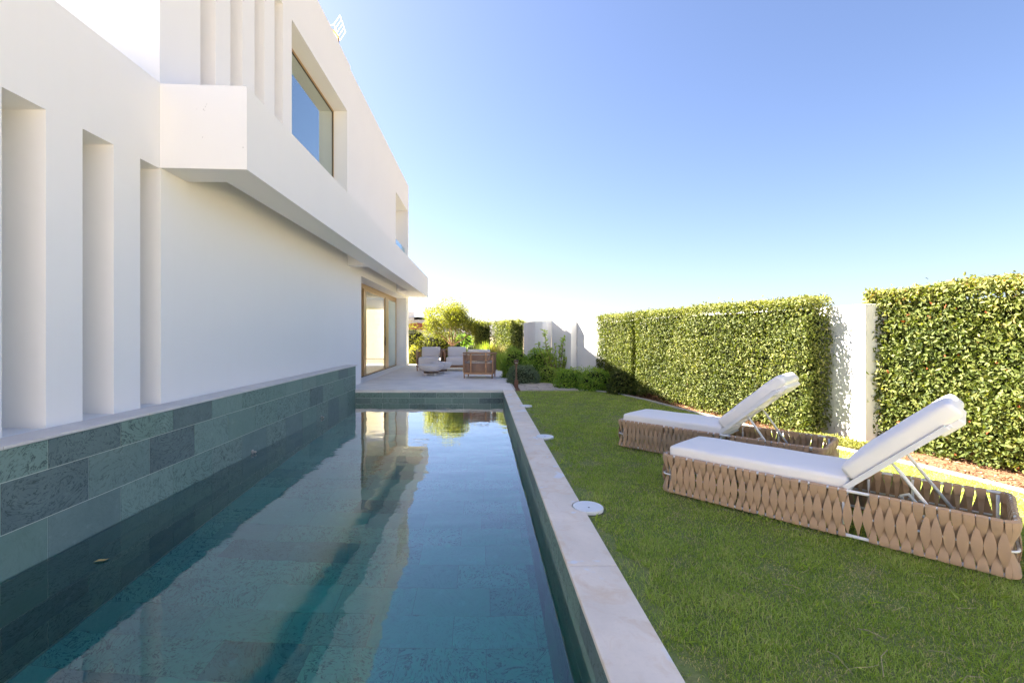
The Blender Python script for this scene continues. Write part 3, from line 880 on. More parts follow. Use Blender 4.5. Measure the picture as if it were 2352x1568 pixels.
def bush(name, label, c, rx, ry, z0, h, n, size, mat, cat="shrub", squash=2.4, group=None, aspect=.45, stems=6, spread=.6, tint0=.45, fill=.25, lumpy=.10):
    root = empty(name, (c[0], c[1], z0), label=label, cat=cat, group=group)
    v = rng.normal(0, 1, (n, 3)); v[:, 2] = np.abs(v[:, 2]) * 1.05 - .15; v /= np.linalg.norm(v, axis=1)[:, None]
    # superellipsoid-ish
    k = (np.abs(v[:, 0]) ** squash + np.abs(v[:, 1]) ** squash + np.abs(v[:, 2]) ** squash) ** (-1 / squash)
    rad = 1 - rng.uniform(0, fill, n) ** 1.0
    P = v * (k * rad)[:, None]
    lm = 1 + lumpy * lump(P[:, 0] * 2 + c[0] * 3, P[:, 1] * 2, P[:, 2] * 2, 3.0)
    P = P * lm[:, None] * np.array([rx, ry, h * .93])[None]
    P[:, 2] = np.maximum(P[:, 2], .02)
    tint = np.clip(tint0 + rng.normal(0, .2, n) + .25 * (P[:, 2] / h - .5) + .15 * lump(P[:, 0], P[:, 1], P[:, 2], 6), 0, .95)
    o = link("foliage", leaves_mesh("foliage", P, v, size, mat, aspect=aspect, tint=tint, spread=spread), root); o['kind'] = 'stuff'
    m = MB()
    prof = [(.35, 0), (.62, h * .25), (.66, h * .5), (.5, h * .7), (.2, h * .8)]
    m.lathe([(r, z) for r, z in prof], n=12, sx=rx, sy=ry); m.build("dark_core", m_core, root)  # solid dark core, its colour supplies the shade inside the bush
    for k in range(stems):
        a = random.uniform(0, 6.28); r = random.uniform(.1, .5)
        MB().tube([(0.05 * math.cos(a), .05 * math.sin(a), -.05), (rx * r * math.cos(a), ry * r * math.sin(a), h * .55)], [.014, .007], 5).build("stem", m_bark, root)
    return root

bush("grey_bush", "low rounded grey green bush beside the bronze bollard light", (1.21, 13.75), .50, .42, -.04, .62, 5200, .050, L_lav, squash=3.0, aspect=.22, spread=.8)
GB = "low box shrubs at the end of the bed"
bush("box_shrub", "bright green low clipped shrub right of the stone patch, left one of the pair", (2.46, 12.6), .50, .42, -.04, .60, 5200, .046, L_box, lumpy=.26, squash=2.8, group=GB)
bush("box_shrub", "bright green low clipped shrub touching the foot of the long hedge", (2.98, 12.2), .50, .44, -.04, .60, 5200, .046, L_box, lumpy=.26, squash=2.8, group=GB)
bush("leafy_shrub", "mid green leafy shrub in front of the rounded white wall corner", (1.75, 14.55), .55, .38, -.04, 1.06, 3600, .085, L_bush, squash=2.4, spread=.8, lumpy=.2)
bush("leafy_shrub", "feathery green shrub behind the bollard light at the terrace corner", (1.10, 15.4), .48, .45, -.04, 1.15, 3600, .10, L_bush, squash=2.2, aspect=.2, spread=.9, lumpy=.25, tint0=.55)
bush("leafy_shrub", "small yellow green shrub between the grey bush and the tall stalks", (2.0, 14.05), .34, .25, -.04, .55, 1500, .07, L_bush, aspect=.3, tint0=.7)
bush("leafy_shrub", "dark green leafy shrub at the shaded foot of the hedge's far end", (3.45, 11.35), .36, .34, -.04, .72, 2000, .062, L_hedge2, spread=.8, tint0=.25)

# tall stalk plant
t = empty("tall_stalk_plant", (2.30, 14.2, -.04), label="tall plant with upright leafy stalks in front of the white wall", cat="plant")
random.seed(3)
LP = []; LN = []
stalks = [(-.60, 1.22), (-.42, 1.62), (-.36, 1.2), (-.22, 1.05), (-.05, 1.20), (.10, 1.12), (.20, 1.40), (.36, 1.10), (.48, 1.50), (.55, 1.55), (.74, 1.25), (.62, .95), (-.1, .9), (.3, .8), (-.3, .8), (.0, .7)]
for (dx, h) in stalks:
    y = random.uniform(-.18, .18)
    pts = [(dx * .15, y * .2, 0), (dx * .45, y * .6, h * .35), (dx * .8, y, h * .7), (dx, y * 1.2, h)]
    MB().tube(pts, [.016, .012, .009, .004], 5).build("stalk", m_bark, t, smooth=True)
    for k in range(int(h * 55)):
        f = .12 + .88 * random.random() ** .8
        i = min(2, int(f * 3)); g = f * 3 - i
        p = Vector(pts[i]).lerp(Vector(pts[i + 1]), g)
        a = random.uniform(0, 6.28)
        LP.append(p); LN.append((math.cos(a), math.sin(a), .5))
LP = np.array([tuple(p) for p in LP]); LN = np.array(LN); LN /= np.linalg.norm(LN, axis=1)[:, None]
me = leaves_mesh("foliage", LP, LN, .12, L_bush, aspect=.26, tint=np.clip(rng.normal(.68, .18, len(LP)), 0, .95), droop=-.3, spread=.5)
o = link("foliage", me, t); o['kind'] = 'stuff'

# small tree beyond the terrace
def grow(base, dirv, length, rad, depth, out, segs, tips):
    pts = [base]; rs = [rad]; d = dirv.normalized(); p = base
    for i in range(segs):
        d = (d + Vector((random.uniform(-.18, .18), random.uniform(-.18, .18), random.uniform(-.02, .12)))).normalized()
        p = p + d * (length / segs); pts.append(p); rs.append(rad * (1 - .45 * (i + 1) / segs))
    out.append((depth, pts, rs))
    if depth <= 1:
        for q in pts[1:]: tips.append((q, d))
    if depth > 0:
        for k in range(random.choice((2, 3)) if depth > 1 else 3):
            ax = Vector((random.uniform(-1, 1), random.uniform(-1, 1), random.uniform(-.1, .7))).normalized()
            nd = (d * .75 + ax * .75).normalized()
            grow(p, nd, length * random.uniform(.6, .8), rs[-1] * .75, depth - 1, out, segs, tips)

def tree(label, loc, h_trunk, forks, dens, size, leafmat, barkmat, seed, crown_scale=1.0, spreadr=.28, name="tree", group=None, fill=None):
    random.seed(seed)
    root = empty(name, loc, label=label, cat="tree", group=group)
    MB().tube([(0, 0, -.1), (.01, 0, h_trunk * .5), (0, 0, h_trunk)], [.085, .075, .065], 9).build("trunk", barkmat, root, smooth=True)
    tips = []; out = []
    for d in forks: grow(Vector((0, 0, h_trunk - .02)), Vector(d), .85 * crown_scale, .05, 3, out, 3, tips)
    m = MB()
    for dep, pts, rs in out:
        if dep == 3: MB().tube(pts, rs, 7).build("limb", barkmat, root, smooth=True)
        else: m.tube(pts, rs, 4, cap=False)
    o = m.build("branches", barkmat, root, smooth=True); o['kind'] = 'stuff'
    T = np.array([tuple(t[0]) for t in tips])
    idx = rng.integers(0, len(T), dens)
    P = T[idx] + rng.normal(0, spreadr * .45, (dens, 3)) * np.array([1, 1, .9])
    if fill is not None:
        m_ = int(dens * .36); q = rng.normal(0, 1, (m_, 3)); q /= np.linalg.norm(q, axis=1)[:, None]
        rr = rng.uniform(.35, 1, m_) ** .5 * (1 + .42 * lump(q[:, 0] * 1.5, q[:, 1] * 1.5, q[:, 2] * 1.5, 2.6))
        P[:m_] = np.array(fill[0]) + q * rr[:, None] * np.array(fill[1])
    ctr = P.mean(0); N = P - ctr; N /= np.linalg.norm(N, axis=1)[:, None] + 1e-6
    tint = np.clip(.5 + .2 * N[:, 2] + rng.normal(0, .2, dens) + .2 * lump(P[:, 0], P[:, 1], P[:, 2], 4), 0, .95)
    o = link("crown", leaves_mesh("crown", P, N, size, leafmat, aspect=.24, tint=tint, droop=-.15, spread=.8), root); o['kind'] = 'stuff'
    return root
tree("small round headed tree with pinkish forked trunk behind the terrace armchairs", (-1.55, 23.0, -.08), 1.0, [(-.85, .1, .8), (-.25, -.2, 1.0), (.55, .1, .85), (.1, .5, .95), (.9, -.1, .55)], 11000, .13, L_tree, m_pinkbark, 12, .85, .42, fill=((-.25, 0, 2.25), (1.30, 1.1, 1.0)))

GT = "garden bushes beyond the terrace"
for i, (x, y, rx, ry, h, tt, lab) in enumerate([
    (-4.15, 26.5, 1.3, 1.0, 2.3, .5, "dense sunlit bush right behind the house corner column"),
    (-2.7, 26.2, 1.3, 1.0, 1.95, .45, "dense sunlit bush left of the small tree trunk"),
    (-1.1, 26.6, 1.2, 1.0, 1.85, .3, "darker bush directly behind the small tree"),
    (-.55, 24.2, .65, .6, 1.25, .35, "low dark bush just right of the small tree trunk"),
    (-3.55, 23.6, .45, .4, 1.0, .8, "small yellow green bush beside the house corner column")]):
    bush("garden_bush", lab, (x, y), rx, ry, -.08, h, 4200 if h > 1.5 else 1600, .12, L_tree if tt > .4 else L_bush, squash=2.2, group=GT, tint0=tt - .05, aspect=.3, spread=.9, lumpy=.22, stems=4, fill=.35)

def reeds(label, c, n, h, mat, spreadr, name="reed_clump"):
    root = empty(name, (c[0], c[1], -.06), label=label, cat="grass clump", group="reed clumps by the far hedge")
    V = []; F3 = []; F4 = []; tint = []
    k = 0
    for i in range(n):
        a = rng.uniform(0, 6.28); r = rng.uniform(0, spreadr * .4); hh = h * rng.uniform(.6, 1.05); lean = rng.uniform(.05, .5) * spreadr * 1.3
        bx_, by_ = r * math.cos(a), r * math.sin(a); tx, ty = bx_ + lean * math.cos(a), by_ + lean * math.sin(a)
        s = np.array([-math.sin(a), math.cos(a), 0]) * rng.uniform(.005, .010)
        p0 = np.array([bx_, by_, 0]); p1 = np.array([bx_ + (tx - bx_) * .35, by_ + (ty - by_) * .35, hh * .6]); p2 = np.array([tx, ty, hh * rng.uniform(.85, 1)])
        V += [p0 - s, p0 + s, p1 + s, p1 - s, p2]; F4.append([k, k + 1, k + 2, k + 3]); F3.append([k + 3, k + 2, k + 4]); k += 5
        tint += [rng.uniform(.1, .95)] * 5
    me = np_mesh("blades", np.array(V), [np.array(F4), np.array(F3)], mat, np.array(tint))
    o = link("blades", me, root); o['kind'] = 'stuff'
reeds("tall yellow reed clump in front of the sunlit far hedge", (.55, 19.7), 900, 1.2, L_gold, .8)
reeds("green arching reed clump behind the right armchair", (.9, 18.6), 700, .95, L_grass, .8)
reeds("green reed clump between the two far hedges", (.15, 21.2), 500, 1.3, L_grass, .7)

# ------------------------------------------------------------------ neighbour's house far away
nb = empty("neighbour_house", (-6.0, 48, 0), label="distant white house with blue grey and red tiled roof beyond the bushes", cat="house")
m = MB(); m.box(-5, 0, -.1, 1.5, 8, 3.1); m.box(-4.5, -.4, 3.0, -1.2, 0.2, 3.9); m.build("wall", m_white2, nb, recalc=True)
m = MB()
vs = []; 
for yy in (-.6, 8):
    for k in range(9):
        a = math.pi * k / 8; vs.append((-.8 - 1.9 * math.cos(a), yy, 2.35 + 1.0 * math.sin(a)))
m.add(vs, [(k, k + 1, k + 10, k + 9) for k in range(8)]); m.build("roof", M_plain("blue_grey_roof", (.30, .34, .42), .6), nb, recalc=True)
m = MB(); vs = []
for yy in (-1.0, -.6):
    for k in range(9):
        a = math.pi * k / 8; vs.append((-.8 - 1.5 * math.cos(a), yy, 2.0 + .75 * math.sin(a)))
m.add(vs, [(k, k + 1, k + 10, k + 9) for k in range(8)] + [tuple(range(9))]); m.build("tiled_gable", M_plain("terracotta", (.28, .09, .05), .8), nb, recalc=True)

# ------------------------------------------------------------------ lawn blades
def blades(n, x0, x1, y0, y1, hmin, hmax, wmin, wmax):
    x = rng.uniform(x0, x1, n); y = rng.uniform(y0, y1, n)
    keep = (x < border_x(y) - .005) & (x > LX0 + .008)
    # bare edge beside the coping, thin and worn
    thin = (x < LX0 + .10 + .05 * np.sin(y * 5.1) + .04 * np.sin(y * 13.7 + 1)) & (rng.uniform(0, 1, n) < .8)
    keep &= ~thin
    for (lx, ly) in lids: keep &= (x - lx) ** 2 + (y - ly) ** 2 > .14 ** 2
    x, y = x[keep], y[keep]; n = len(x)
    pt = lump(x * 1.1, y * 1.1, x * .3 + y * .2, 3.0); pt2 = lump(x * 3.7 + 5, y * 3.3, x - y, 3.0)
    h = rng.uniform(hmin, hmax, n) * np.clip(1 + .35 * pt + .45 * pt2, .35, 2)
    w = rng.uniform(wmin, wmax, n) * .5
    a = rng.uniform(0, 2 * np.pi, n); lean = rng.uniform(.25, 1.5, n) * h
    sx, sy = -np.sin(a) * w, np.cos(a) * w
    b0 = np.stack([x, y, np.full(n, LAWN_Z - .003)], 1); s = np.stack([sx, sy, rng.uniform(-.3, .3, n) * w], 1)
    dirv = np.stack([np.cos(a), np.sin(a), np.zeros(n)], 1)
    mid = b0 + dirv * (lean * .38)[:, None] + np.array([0, 0, 1]) * (h * .62)[:, None]
    tip = b0 + dirv * lean[:, None] + np.array([0, 0, 1]) * (h * rng.uniform(.65, 1.0, n))[:, None]
    V = np.stack([b0 - s, b0 + s, mid + s * .85, mid - s * .85, tip], 1).reshape(-1, 3)
    k = (np.arange(n) * 5)[:, None]
    tint = np.clip(.46 + .16 * pt + .20 * pt2 + rng.normal(0, .2, n), 0, .94)
    dry = rng.uniform(0, 1, n) < (.10 + .35 * np.clip(-pt2 - pt * .6 - .15, 0, 1)); tint[dry] = rng.uniform(.96, 1.0, dry.sum())
    return V, k, tint
allV = []; F4 = []; F3 = []; TT = []; base = 0
for (y0, y1, dens, hs, ws) in ((1.3, 3.2, 17000, (.012, .034), (.0022, .0042)), (3.2, 5.0, 10500, (.013, .032), (.003, .005)), (5.0, 7.5, 5600, (.013, .030), (.004, .007)), (7.5, 11.84, 2600, (.012, .026), (.006, .010)), (-1.0, 1.3, 900, (.02, .04), (.004, .007))):
    x1 = float(np.max(border_x(np.linspace(y0, y1, 20))))
    n = int((x1 - LX0) * (y1 - y0) * dens)
    V, k, tt = blades(n, LX0, x1, y0, y1, *hs, *ws)
    allV.append(V); F4.append(base + k + np.array([[0, 1, 2, 3]])); F3.append(base + k + np.array([[3, 2, 4]])); TT.append(np.repeat(tt, 5)); base += len(V)
me = np_mesh("lawn_grass", np.concatenate(allV), [np.concatenate(F4), np.concatenate(F3)], L_grass, np.concatenate(TT))
tag(link("lawn_grass", me), "short green lawn grass with dry patches between pool coping and bed", "grass", kind='stuff')
# coarser weed tufts standing out of the lawn
TP = []; TN = []
for i in range(420):
    y = 1.6 + 7 * random.random() ** 1.6; x = random.uniform(.87, float(border_x(y)) - .1)
    k = random.randint(5, 12)
    for q in range(k):
        TP.append((x + random.gauss(0, .012), y + random.gauss(0, .012), LAWN_Z + .004)); TN.append((random.gauss(0, .5), random.gauss(0, .5), .6))
TP = np.array(TP); TN = np.array(TN); TN /= np.linalg.norm(TN, axis=1)[:, None]
me = leaves_mesh("weed_tufts", TP, TN, .050, L_grass, aspect=.14, tint=np.clip(rng.normal(.50, .14, len(TP)), 0, .94), droop=-1.1, spread=.35, curl=.12)
tag(link("weed_tufts", me), "broader bladed grass tufts and small weeds scattered in the lawn", "weeds", kind='stuff')
# dry straws lying on the lawn
m = MB(); random.seed(31)
m_straw = M_plain("straw", (.36, .31, .17), .8, .2, var=.2)
fixed = [((1970, 1448), (2030, 1470)), ((1900, 1500), (1960, 1555)), ((1795, 1345), (1850, 1362)), ((2038, 1498), (2030, 1560)), ((1870, 1180), (1905, 1192)), ((1992, 1330), (2012, 1300))]
for (p, q) in fixed:
    P3 = []
    for (u, v) in (p, q):
        Y = (EYE - .0) * 1050 / (v - 771); P3.append(Vector(((u - 1109) / 1050 * Y, Y, .012)))
    mid = (P3[0] + P3[1]) / 2 + Vector((random.uniform(-.02, .02), random.uniform(-.02, .02), .02))
    m.tube([P3[0], mid, P3[1]], .0017, 4)
for i in range(200):
    y = random.uniform(1.6, 6) ; x = random.uniform(.9, float(border_x(y)) - .1); a = random.uniform(0, 6.28); l = random.uniform(.04, .13)
    m.tube([(x, y, .004), (x + l * .5 * math.cos(a), y + l * .5 * math.sin(a), random.uniform(.006, .016)), (x + l * math.cos(a + .3), y + l * math.sin(a + .3), .004)], .0012, 3)
tag(m.build("straw", m_straw), "dry straws scattered over the near lawn", "straw", kind='stuff')

# bed litter: mulch chips and small plants
n = 9000
y = rng.uniform(2.0, 13.2, n); x = border_x(y) + .05 + rng.uniform(0, 1.2, n) ** 1.3
keep = (x < 7)
x, y = x[keep], y[keep]; n = len(x)
P = np.stack([x, y, np.full(n, -.032) + rng.uniform(0, .012, n)], 1); N = np.tile([0, 0, 1.0], (n, 1))
m_chip = M_leaf("mulch_chip", (.10, .045, .025), (.22, .11, .06), (.42, .28, .16), .1, .05, .9)
me = leaves_mesh("mulch_litter", P, N, .032, m_chip, aspect=.5, spread=.45)
tag(link("mulch_litter", me), "reddish brown bark chips and dead leaves on the bed under the hedges", "mulch", kind='stuff')
n = 2600
y = rng.uniform(5.7, 6.6, n); x = border_x(y) + .08 + rng.uniform(0, .45, n)
P = np.stack([x, y, np.full(n, -.03) + rng.uniform(0, .05, n)], 1)
me = leaves_mesh("ground_cover", P, np.tile([0, 0, 1.0], (n, 1)), .05, L_hedge2, aspect=.2, droop=-.8, spread=.9, tint=np.clip(rng.normal(.8, .12, n), 0, .95))
tag(link("ground_cover", me), "small sunlit weeds at the foot of the bare white wall panel", "weeds", kind='stuff')

# ------------------------------------------------------------------ bollard light
t = empty("bollard_light", (.93, 12.72, -.045), label="slim bronze bollard light with reddish base at the terrace corner", cat="bollard light")
MB().box(-.05, -.05, 0, .05, .05, .22).build("base", m_rust, t, bevel=.006)
m = MB(); m.lathe([(.040, .22), (.034, .30), (.030, .45), (.036, .60), (.046, .70)], n=4); o = m.build("post", m_corten, t); o.rotation_euler = (0, 0, R(45))
MB().box(-.062, -.062, .70, .062, .062, .775).build("cap", m_corten, t, bevel=.006)
MB().box(-.035, -.035, .685, .035, .035, .70).build("lens", m_lid, t)

# ------------------------------------------------------------------ sun loungers
H = .33; PIT = .056
def strap_mesh(kind, w):
    if kind == 'A':
        up = [(-.020, H - .06, .6), (-.018, H - .03, .9), (-.010, H + .006, 1), (.004, H + .014, 1), (.018, H + .003, 1), (.020, H - .022, 1), (.0165, H - .046, .92), (.010, H - .072, .72), (.002, H - .098, .62), (-.009, H - .125, .50), (-.015, H * .5 + .012, .42)]
        prof = up + [(-.015, H * .5 - .012, .42), (-.009, .125, .50), (.002, .098, .62), (.010, .072, .72), (.0165, .046, .92), (.020, .026, 1), (.015, .008, 1), (.0, .003, 1), (-.016, .014, .9)]
    else:
        hp_ = [(-.006, H - .022, .05), (.001, H - .040, .14), (.008, H - .062, .30), (.0135, H - .085, .48), (.018, H - .108, .68), (.021, H - .130, .87), (.0225, H * .5 + .012, .99)]
        prof = hp_ + [(y, H - z, w_) for (y, z, w_) in reversed(hp_)]
    th = .0035
    vs = []; fs = []
    n = len(prof)
    for i, (y, z, k) in enumerate(prof):
        a = prof[max(0, i - 1)]; c = prof[min(n - 1, i + 1)]
        ty, tz = c[0] - a[0], c[1] - a[1]; l = math.hypot(ty, tz); ny, nz = -tz / l, ty / l
        hw = w * k / 2
        bul = .0016
        vs += [(-hw, y, z), (0, y + ny * bul, z + nz * bul), (hw, y, z), (hw, y - ny * th, z - nz * th), (-hw, y - ny * th, z - nz * th)]
    for i in range(n - 1):
        for k in range(5):
            fs.append((i * 5 + k, i * 5 + (k + 1) % 5, (i + 1) * 5 + (k + 1) % 5, (i + 1) * 5 + k))
    fs.append((4, 3, 2, 1, 0)); fs.append(tuple((n - 1) * 5 + k for k in range(5)))
    m = MB(); m.add(vs, fs)
    me = m.mesh("strap", m_strap, smooth=True)
    bm = bmesh.new(); bm.from_mesh(me); bmesh.ops.recalc_face_normals(bm, faces=bm.faces)
    for e in bm.edges:
        if len(e.link_faces) == 2 and e.calc_face_angle() > R(40): e.smooth = False
    bm.to_mesh(me); bm.free()
    return me
MA, MBs = strap_mesh('A', .0505), strap_mesh('B', .0535)
MA2 = strap_mesh('A', .0440)

def soft_box(parent, name, mat, o, a, b, c, r=.03, crown=.012):
    """cushion from origin o with edge vectors a,b,c (c thickness)"""
    o, a, b, c = map(Vector, (o, a, b, c))
    la, lb = a.length, b.length
    na, nb = max(3, int(la / .09)), max(3, int(lb / .085))
    me = bpy.data.meshes.new(name); bm = bmesh.new()
    def pt(i, j, top):
        fa, fb = i / na, j / nb
        ed = min(fa, 1 - fa) * la; ed2 = min(fb, 1 - fb) * lb
        k = min(1, ed / .12) * min(1, ed2 / .12)
        off = crown * (k - .3) * (1 if top else 0) + .002 * math.sin(fa * 17 + fb * 5)
        p = o + a * fa + b * fb + (c if top else Vector())
        return p + c.normalized() * off
    top = [[bm.verts.new(pt(i, j, True)) for j in range(nb + 1)] for i in range(na + 1)]
    bot = [[bm.verts.new(pt(i, j, False)) for j in range(nb + 1)] for i in range(na + 1)]
    for i in range(na):
        for j in range(nb):
            bm.faces.new((top[i][j], top[i + 1][j], top[i + 1][j + 1], top[i][j + 1]))
            bm.faces.new((bot[i][j + 1], bot[i + 1][j + 1], bot[i + 1][j], bot[i][j]))
    for i in range(na):
        bm.faces.new((bot[i][0], bot[i + 1][0], top[i + 1][0], top[i][0])); bm.faces.new((top[i][nb], top[i + 1][nb], bot[i + 1][nb], bot[i][nb]))
    for j in range(nb):
        bm.faces.new((top[0][j], top[0][j + 1], bot[0][j + 1], bot[0][j])); bm.faces.new((bot[na][j], bot[na][j + 1], top[na][j + 1], top[na][j]))
    bmesh.ops.recalc_face_normals(bm, faces=bm.faces)
    bm.to_mesh(me); bm.free()
    me.materials.append(mat); me.polygons.foreach_set('use_smooth', [True] * len(me.polygons))
    ob = link(name, me, parent)
    md = ob.modifiers.new("bevel", 'BEVEL'); md.width = r; md.segments = 4; md.limit_method = 'ANGLE'; md.angle_limit = R(50)
    # piping along the top seam
    P = [o + c * .93, o + a + c * .93, o + a + b + c * .93, o + b + c * .93]
    return ob

def lounger(label, corner, ang, L, W, hinge, back_len, alpha, seed):
    random.seed(seed)
    root = empty("sun_lounger", (corner[0], corner[1], LAWN_Z + .012), ang, label, "sun lounger", "woven sun loungers on the lawn")
    # local: x along length (foot at 0), y = away from camera (W), z up; outward normal of the near side = -y
    c = .05
    def loop(z, r, ins=.0, n=8):
        pts = []
        for (cx, cy, a0) in ((W_(c), c, 180), (L - c, c, 270), (L - c, W - c, 0), (c, W - c, 90)):
            pass
        for (cx, cy, a0) in ((c, c, 180), (L - c, c, 270), (L - c, W - c, 0), (c, W - c, 90)):
            for k in range(5):
                a = R(a0 + 90 * k / 4); pts.append((cx + (c - ins) * math.cos(a), cy + (c - ins) * math.sin(a), z))
        return MB().tube(pts, r, n, closed=True)
    W_ = lambda v: v
    loop(H, .011).build("top_rail", m_pwhite, root, smooth=True)
    loop(H * .5, .0075, -.010).build("middle_rail", m_pwhite, root, smooth=True)
    loop(.020, .012).build("bottom_rail", m_pwhite, root, smooth=True)
    for (x, y) in ((.30, .012), (hinge - .05, .004), (1.62, .012), (.30, W - .012), (hinge, W - .012), (1.62, W - .012), (L - .06, .05), (L - .06, W - .05), (.04, .05), (.04, W - .05)):
        MB().tube([(x, y, .012), (x, y, H - .005)], .009, 8).build("post", m_pwhite, root, smooth=True)
    # slatted base under the cushion
    for k in range(7):
        x = .12 + k * (hinge - .18) / 6
        MB().box(x - .02, .02, H - .055, x + .02, W - .02, H - .035).build("slat", m_pwhite, root, bevel=.003)
    # straps: side near (y=0, outward -y), far (y=W), ends
    sides = [((c, 0), (1, 0), L - 2 * c, R(180)), ((L, c), (0, 1), W - 2 * c, R(-90)), ((L - c, W), (-1, 0), L - 2 * c, 0), ((0, W - c), (0, -1), W - 2 * c, R(90))]
    cnt = 0
    for si, (o, d, ln, rot) in enumerate(sides):
        nst = int(round(ln / PIT)); p = ln / nst
        for i in range(nst + 1):
            if i < nst:
                s = (i + .5) * p
                jx = random.gauss(0, .0018)
                ob = link("strap", MBs, root); ob.location = (o[0] + d[0] * (s + jx + p * .5), o[1] + d[1] * (s + jx + p * .5), 0) if False else (o[0] + d[0] * (i + 1) * p + d[0] * jx, o[1] + d[1] * (i + 1) * p + d[1] * jx, 0)
                ob.rotation_euler = (random.gauss(0, .008), random.gauss(0, .010), rot)
                gap = (si == 0 and abs(s - (hinge - .04)) < p * .9)
                if not gap:
                    jx = random.gauss(0, .0018)
                    ob = link("strap", MA if random.random() > .35 else MA2, root)
                    ob.location = (o[0] + d[0] * (s + jx), o[1] + d[1] * (s + jx), 0)
                    ob.rotation_euler = (random.gauss(0, .008), random.gauss(0, .010), rot)
        cnt += nst
    for (cx, cy, a0) in ((c, c, 225), (L - c, c, 315), (L - c, W - c, 45), (c, W - c, 135)):
        for da in (-26, 0, 26):
            a = R(a0 + da); ob = link("strap", MA if da == 0 else MA2, root)
            ob.location = (cx + c * math.cos(a), cy + c * math.sin(a), 0); ob.rotation_euler = (0, 0, a - R(90)); ob.scale = (.9, 1, 1)
    # seat cushion
    soft_box(root, "seat_cushion", m_cush, (.035, .035, H - .028), (hinge - .055, 0, 0), (0, W - .07, 0), (0, 0, .115), .028)
    # backrest
    ca, sa = math.cos(alpha), math.sin(alpha)
    e = Vector((ca, 0, sa)); nn = Vector((-sa, 0, ca))
    hp = Vector((hinge - .02, 0, H + .012))
    soft_box(root, "back_cushion", m_cush, hp + Vector((.02, .03, 0)) + e * .03 + nn * .035, e * (back_len + .03), Vector((0, W - .06, 0)), nn * .12, .034, .016)
    # head cover: end flap of the cushion hanging behind the frame
    soft_box(root, "cushion_flap", m_cush, hp + Vector((.02, .045, 0)) + e * (back_len - .12) - nn * .006, e * .145, Vector((0, W - .09, 0)), nn * .05, .014, .0)
    bf = MB()
    for yy in (.012, W - .012 - .022):
        bf.obox(hp + Vector((0, yy, 0)) - e * .02, e * (back_len * .97), Vector((0, .022, 0)), nn * .034)
    for f in (.05, .5, .93):
        bf.obox(hp + e * (back_len * f) + Vector((0, .034, 0)), e * .03, Vector((0, W - .068, 0)), nn * .025)
    bfo = bf.build("back_frame", m_pwhite, root, bevel=.003, recalc=True)
    MB().obox(hp + e * .06 + Vector((0, .036, 0)) + nn * .027, e * (back_len - .16), Vector((0, W - .072, 0)), nn * .004).build("sling", m_cush, root, recalc=True)
    for yy in (.06, W - .06):
        p = hp + e * (back_len * .42) + Vector((0, yy - hp.y, 0)); q = Vector((p.x + .30, yy, .13))
        MB().tube([p, p.lerp(q, .12) + Vector((.006, 0, .0)), q], [.008, .012, .011], 8).build("strut", m_pwhite, root, smooth=True)
    MB().tube([(q.x, .02, .125), (q.x, W - .02, .125)], .010, 8).build("cross_bar", m_pwhite, root, smooth=True)
    # ratchet hook on the far strut
    yy = W * .52
    m = MB(); m.tube([(q.x - .22, yy, .14), (q.x - .20, yy, .24), (q.x - .24, yy, .29), (q.x - .28, yy, .27), (q.x - .27, yy, .24)], .012, 8)
    m.tube([(q.x - .21, yy, .16), (q.x - .12, yy, .15), (q.x - .08, yy, .19)], .011, 8); m.build("ratchet", m_pwhite, root, smooth=True)
    return root
lounger("front sun lounger of brown woven straps with white cushion, raised back, nearest the camera", (1.655, 4.19), math.atan2(-.733, .68), 2.11, .72, 1.36, .74, R(44.5), 4)
lounger("rear sun lounger of brown woven straps, partly behind the front one, nearer the long hedge", (1.755, 5.90), math.atan2(-.714, .70), 2.15, .70, 1.25, .78, R(43), 9)

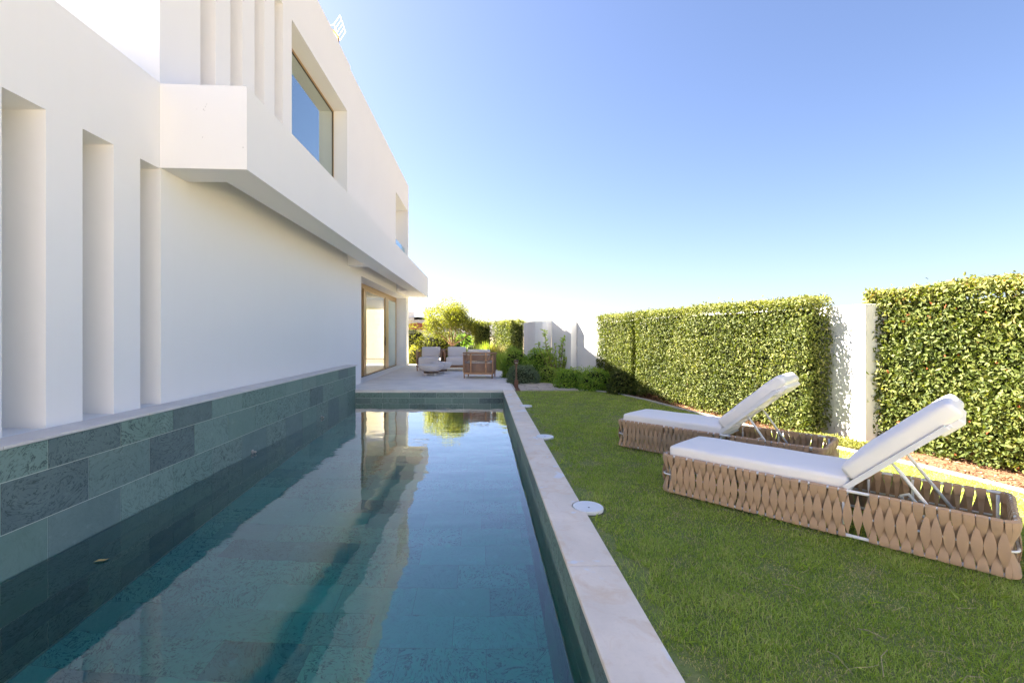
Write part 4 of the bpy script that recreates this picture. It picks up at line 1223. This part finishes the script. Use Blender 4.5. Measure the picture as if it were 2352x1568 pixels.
# ------------------------------------------------------------------ terrace furniture
def armchair(label, loc, rz, seed=0):
    random.seed(seed)
    t = empty("armchair", loc, rz, label, "armchair", "brown rope armchairs on the terrace")
    Wd, D, Ht = 1.02, .86, .80       # back towards +y, front -y
    # frame
    for (x, y) in ((-Wd / 2 + .03, -D / 2 + .03), (Wd / 2 - .03, -D / 2 + .03), (-Wd / 2 + .03, D / 2 - .03), (Wd / 2 - .03, D / 2 - .03)):
        MB().tube([(x * .96, y, 0), (x, y, Ht * .5), (x * 1.02, y, Ht - .02)], .022, 8).build("leg", m_teak, t, smooth=True)
    m = MB()
    m.tube([(-Wd / 2, -D / 2, Ht), (-Wd / 2 - .01, 0, Ht + .01), (-Wd / 2 + .02, D / 2 - .02, Ht + .03), (0, D / 2 + .01, Ht + .03), (Wd / 2 - .02, D / 2 - .02, Ht + .03), (Wd / 2 + .01, 0, Ht + .01), (Wd / 2, -D / 2, Ht)], .028, 8)
    m.build("arm_rail", m_rope, t, smooth=True)
    m = MB(); m.box(-Wd / 2 + .03, -D / 2 + .02, .13, Wd / 2 - .03, -D / 2 + .06, .19); m.box(-Wd / 2 + .03, D / 2 - .05, .13, Wd / 2 - .03, D / 2 - .01, .19)
    m.box(-Wd / 2 + .02, -D / 2 + .06, .13, -Wd / 2 + .06, D / 2 - .05, .19); m.box(Wd / 2 - .06, -D / 2 + .06, .13, Wd / 2 - .02, D / 2 - .05, .19)
    m.build("seat_frame", m_teak, t, bevel=.004)
    # rope rows: back and sides
    def rope(p, q): MB().tube([p, q], .0125, 6).build("rope", m_rope, t, smooth=True)
    for k in range(19):
        z = .21 + k * .030
        if not (10 <= k <= 12): rope((-Wd / 2 + .03, D / 2 - .02, z), (Wd / 2 - .03, D / 2 - .02, z))
        for sx in (-1, 1): rope((sx * (Wd / 2 - .015), -D / 2 + .03, z), (sx * (Wd / 2 - .015), D / 2 - .03, z))
    for x in (-.26, .24):
        MB().box(x - .028, D / 2 - .008, .17, x + .028, D / 2 + .012, Ht + .01).build("back_slat", m_teak, t, bevel=.004)
    soft_box(t, "seat_cushion", m_grey_c, (-Wd / 2 + .09, -D / 2 - .02, .22), (Wd - .18, 0, 0), (0, D - .16, 0), (0, 0, .32), .05, .02)
    ba = R(14)
    soft_box(t, "back_cushion", m_grey_c, (-Wd / 2 + .13, D / 2 - .34, .55), (Wd - .26, 0, 0), (0, .16 * math.cos(ba), -.16 * math.sin(ba) * .3), (0, .10, .40), .05, .01)
    return t
armchair("left brown rope armchair with pale cushions facing the pool", (-2.14, 18.6, .001), R(-2), 1)
armchair("middle brown rope armchair facing the pool, between the other two", (-1.06, 18.65, .001), R(2), 2)
armchair("right rope armchair turned with its slatted back to the pool", (-.10, 15.45, .001), R(180 - 8), 3)

def bowl_table(label, loc, rx, ry, h, rz, seed):
    t = empty("coffee_table", loc, rz, label, "coffee table", "pale stone coffee tables on the terrace")
    prof = [(.45, h * .34), (.72, h * .44), (.90, h * .66), (1.0, h * .90), (1.0, h * .985), (.97, h), (.92, h * .975), (.5, h * .965)]
    m = MB(); m.lathe(prof, n=36, sx=rx, sy=ry); m.build("bowl_top", m_concr, t, smooth=True, bevel=.004)
    m = MB(); m.lathe([(.48, h * .17), (.55, h * .2), (.55, h * .36), (.4, h * .36)], n=28, sx=rx, sy=ry); m.build("base", m_corten, t)
    for k in range(4):
        a = R(45 + 90 * k); MB().lathe([(.03, 0), (.04, .02), (.035, h * .19), (.02, h * .2)], (rx * .44 * math.cos(a), ry * .44 * math.sin(a)), 10).build("foot", m_concr, t)
    return t
bowl_table("front low oval pale stone coffee table with small feet, nearest the pool", (-1.86, 16.35, .001), .47, .40, .37, 0, 1)
bowl_table("rear round pale stone coffee table partly behind the front one", (-1.56, 17.15, .001), .40, .38, .41, 0, 2)
t = empty("candle_lantern", (-1.62, 17.25, .404), label="small glass lantern with a lit candle on the rear coffee table", cat="lantern")
MB().lathe([(.03, 0), (.034, .01), (.034, .09), (.028, .09)], n=14).build("candle", m_lid, t)
fl = NT("flame"); em = fl.n('ShaderNodeEmission'); em.inputs[0].default_value = (1, .62, .25, 1); em.inputs[1].default_value = 6; fl.l(em.outputs[0], fl.out.inputs[0])
MB().lathe([(.004, .095), (.014, .115), (.010, .14), (.002, .165)], n=10).build("flame", fl.m, t, smooth=True)
m = MB(); m.lathe([(.055, 0), (.055, .2), (.05, .2), (.05, .004)], n=16); m.build("glass", m_door, t, smooth=True)
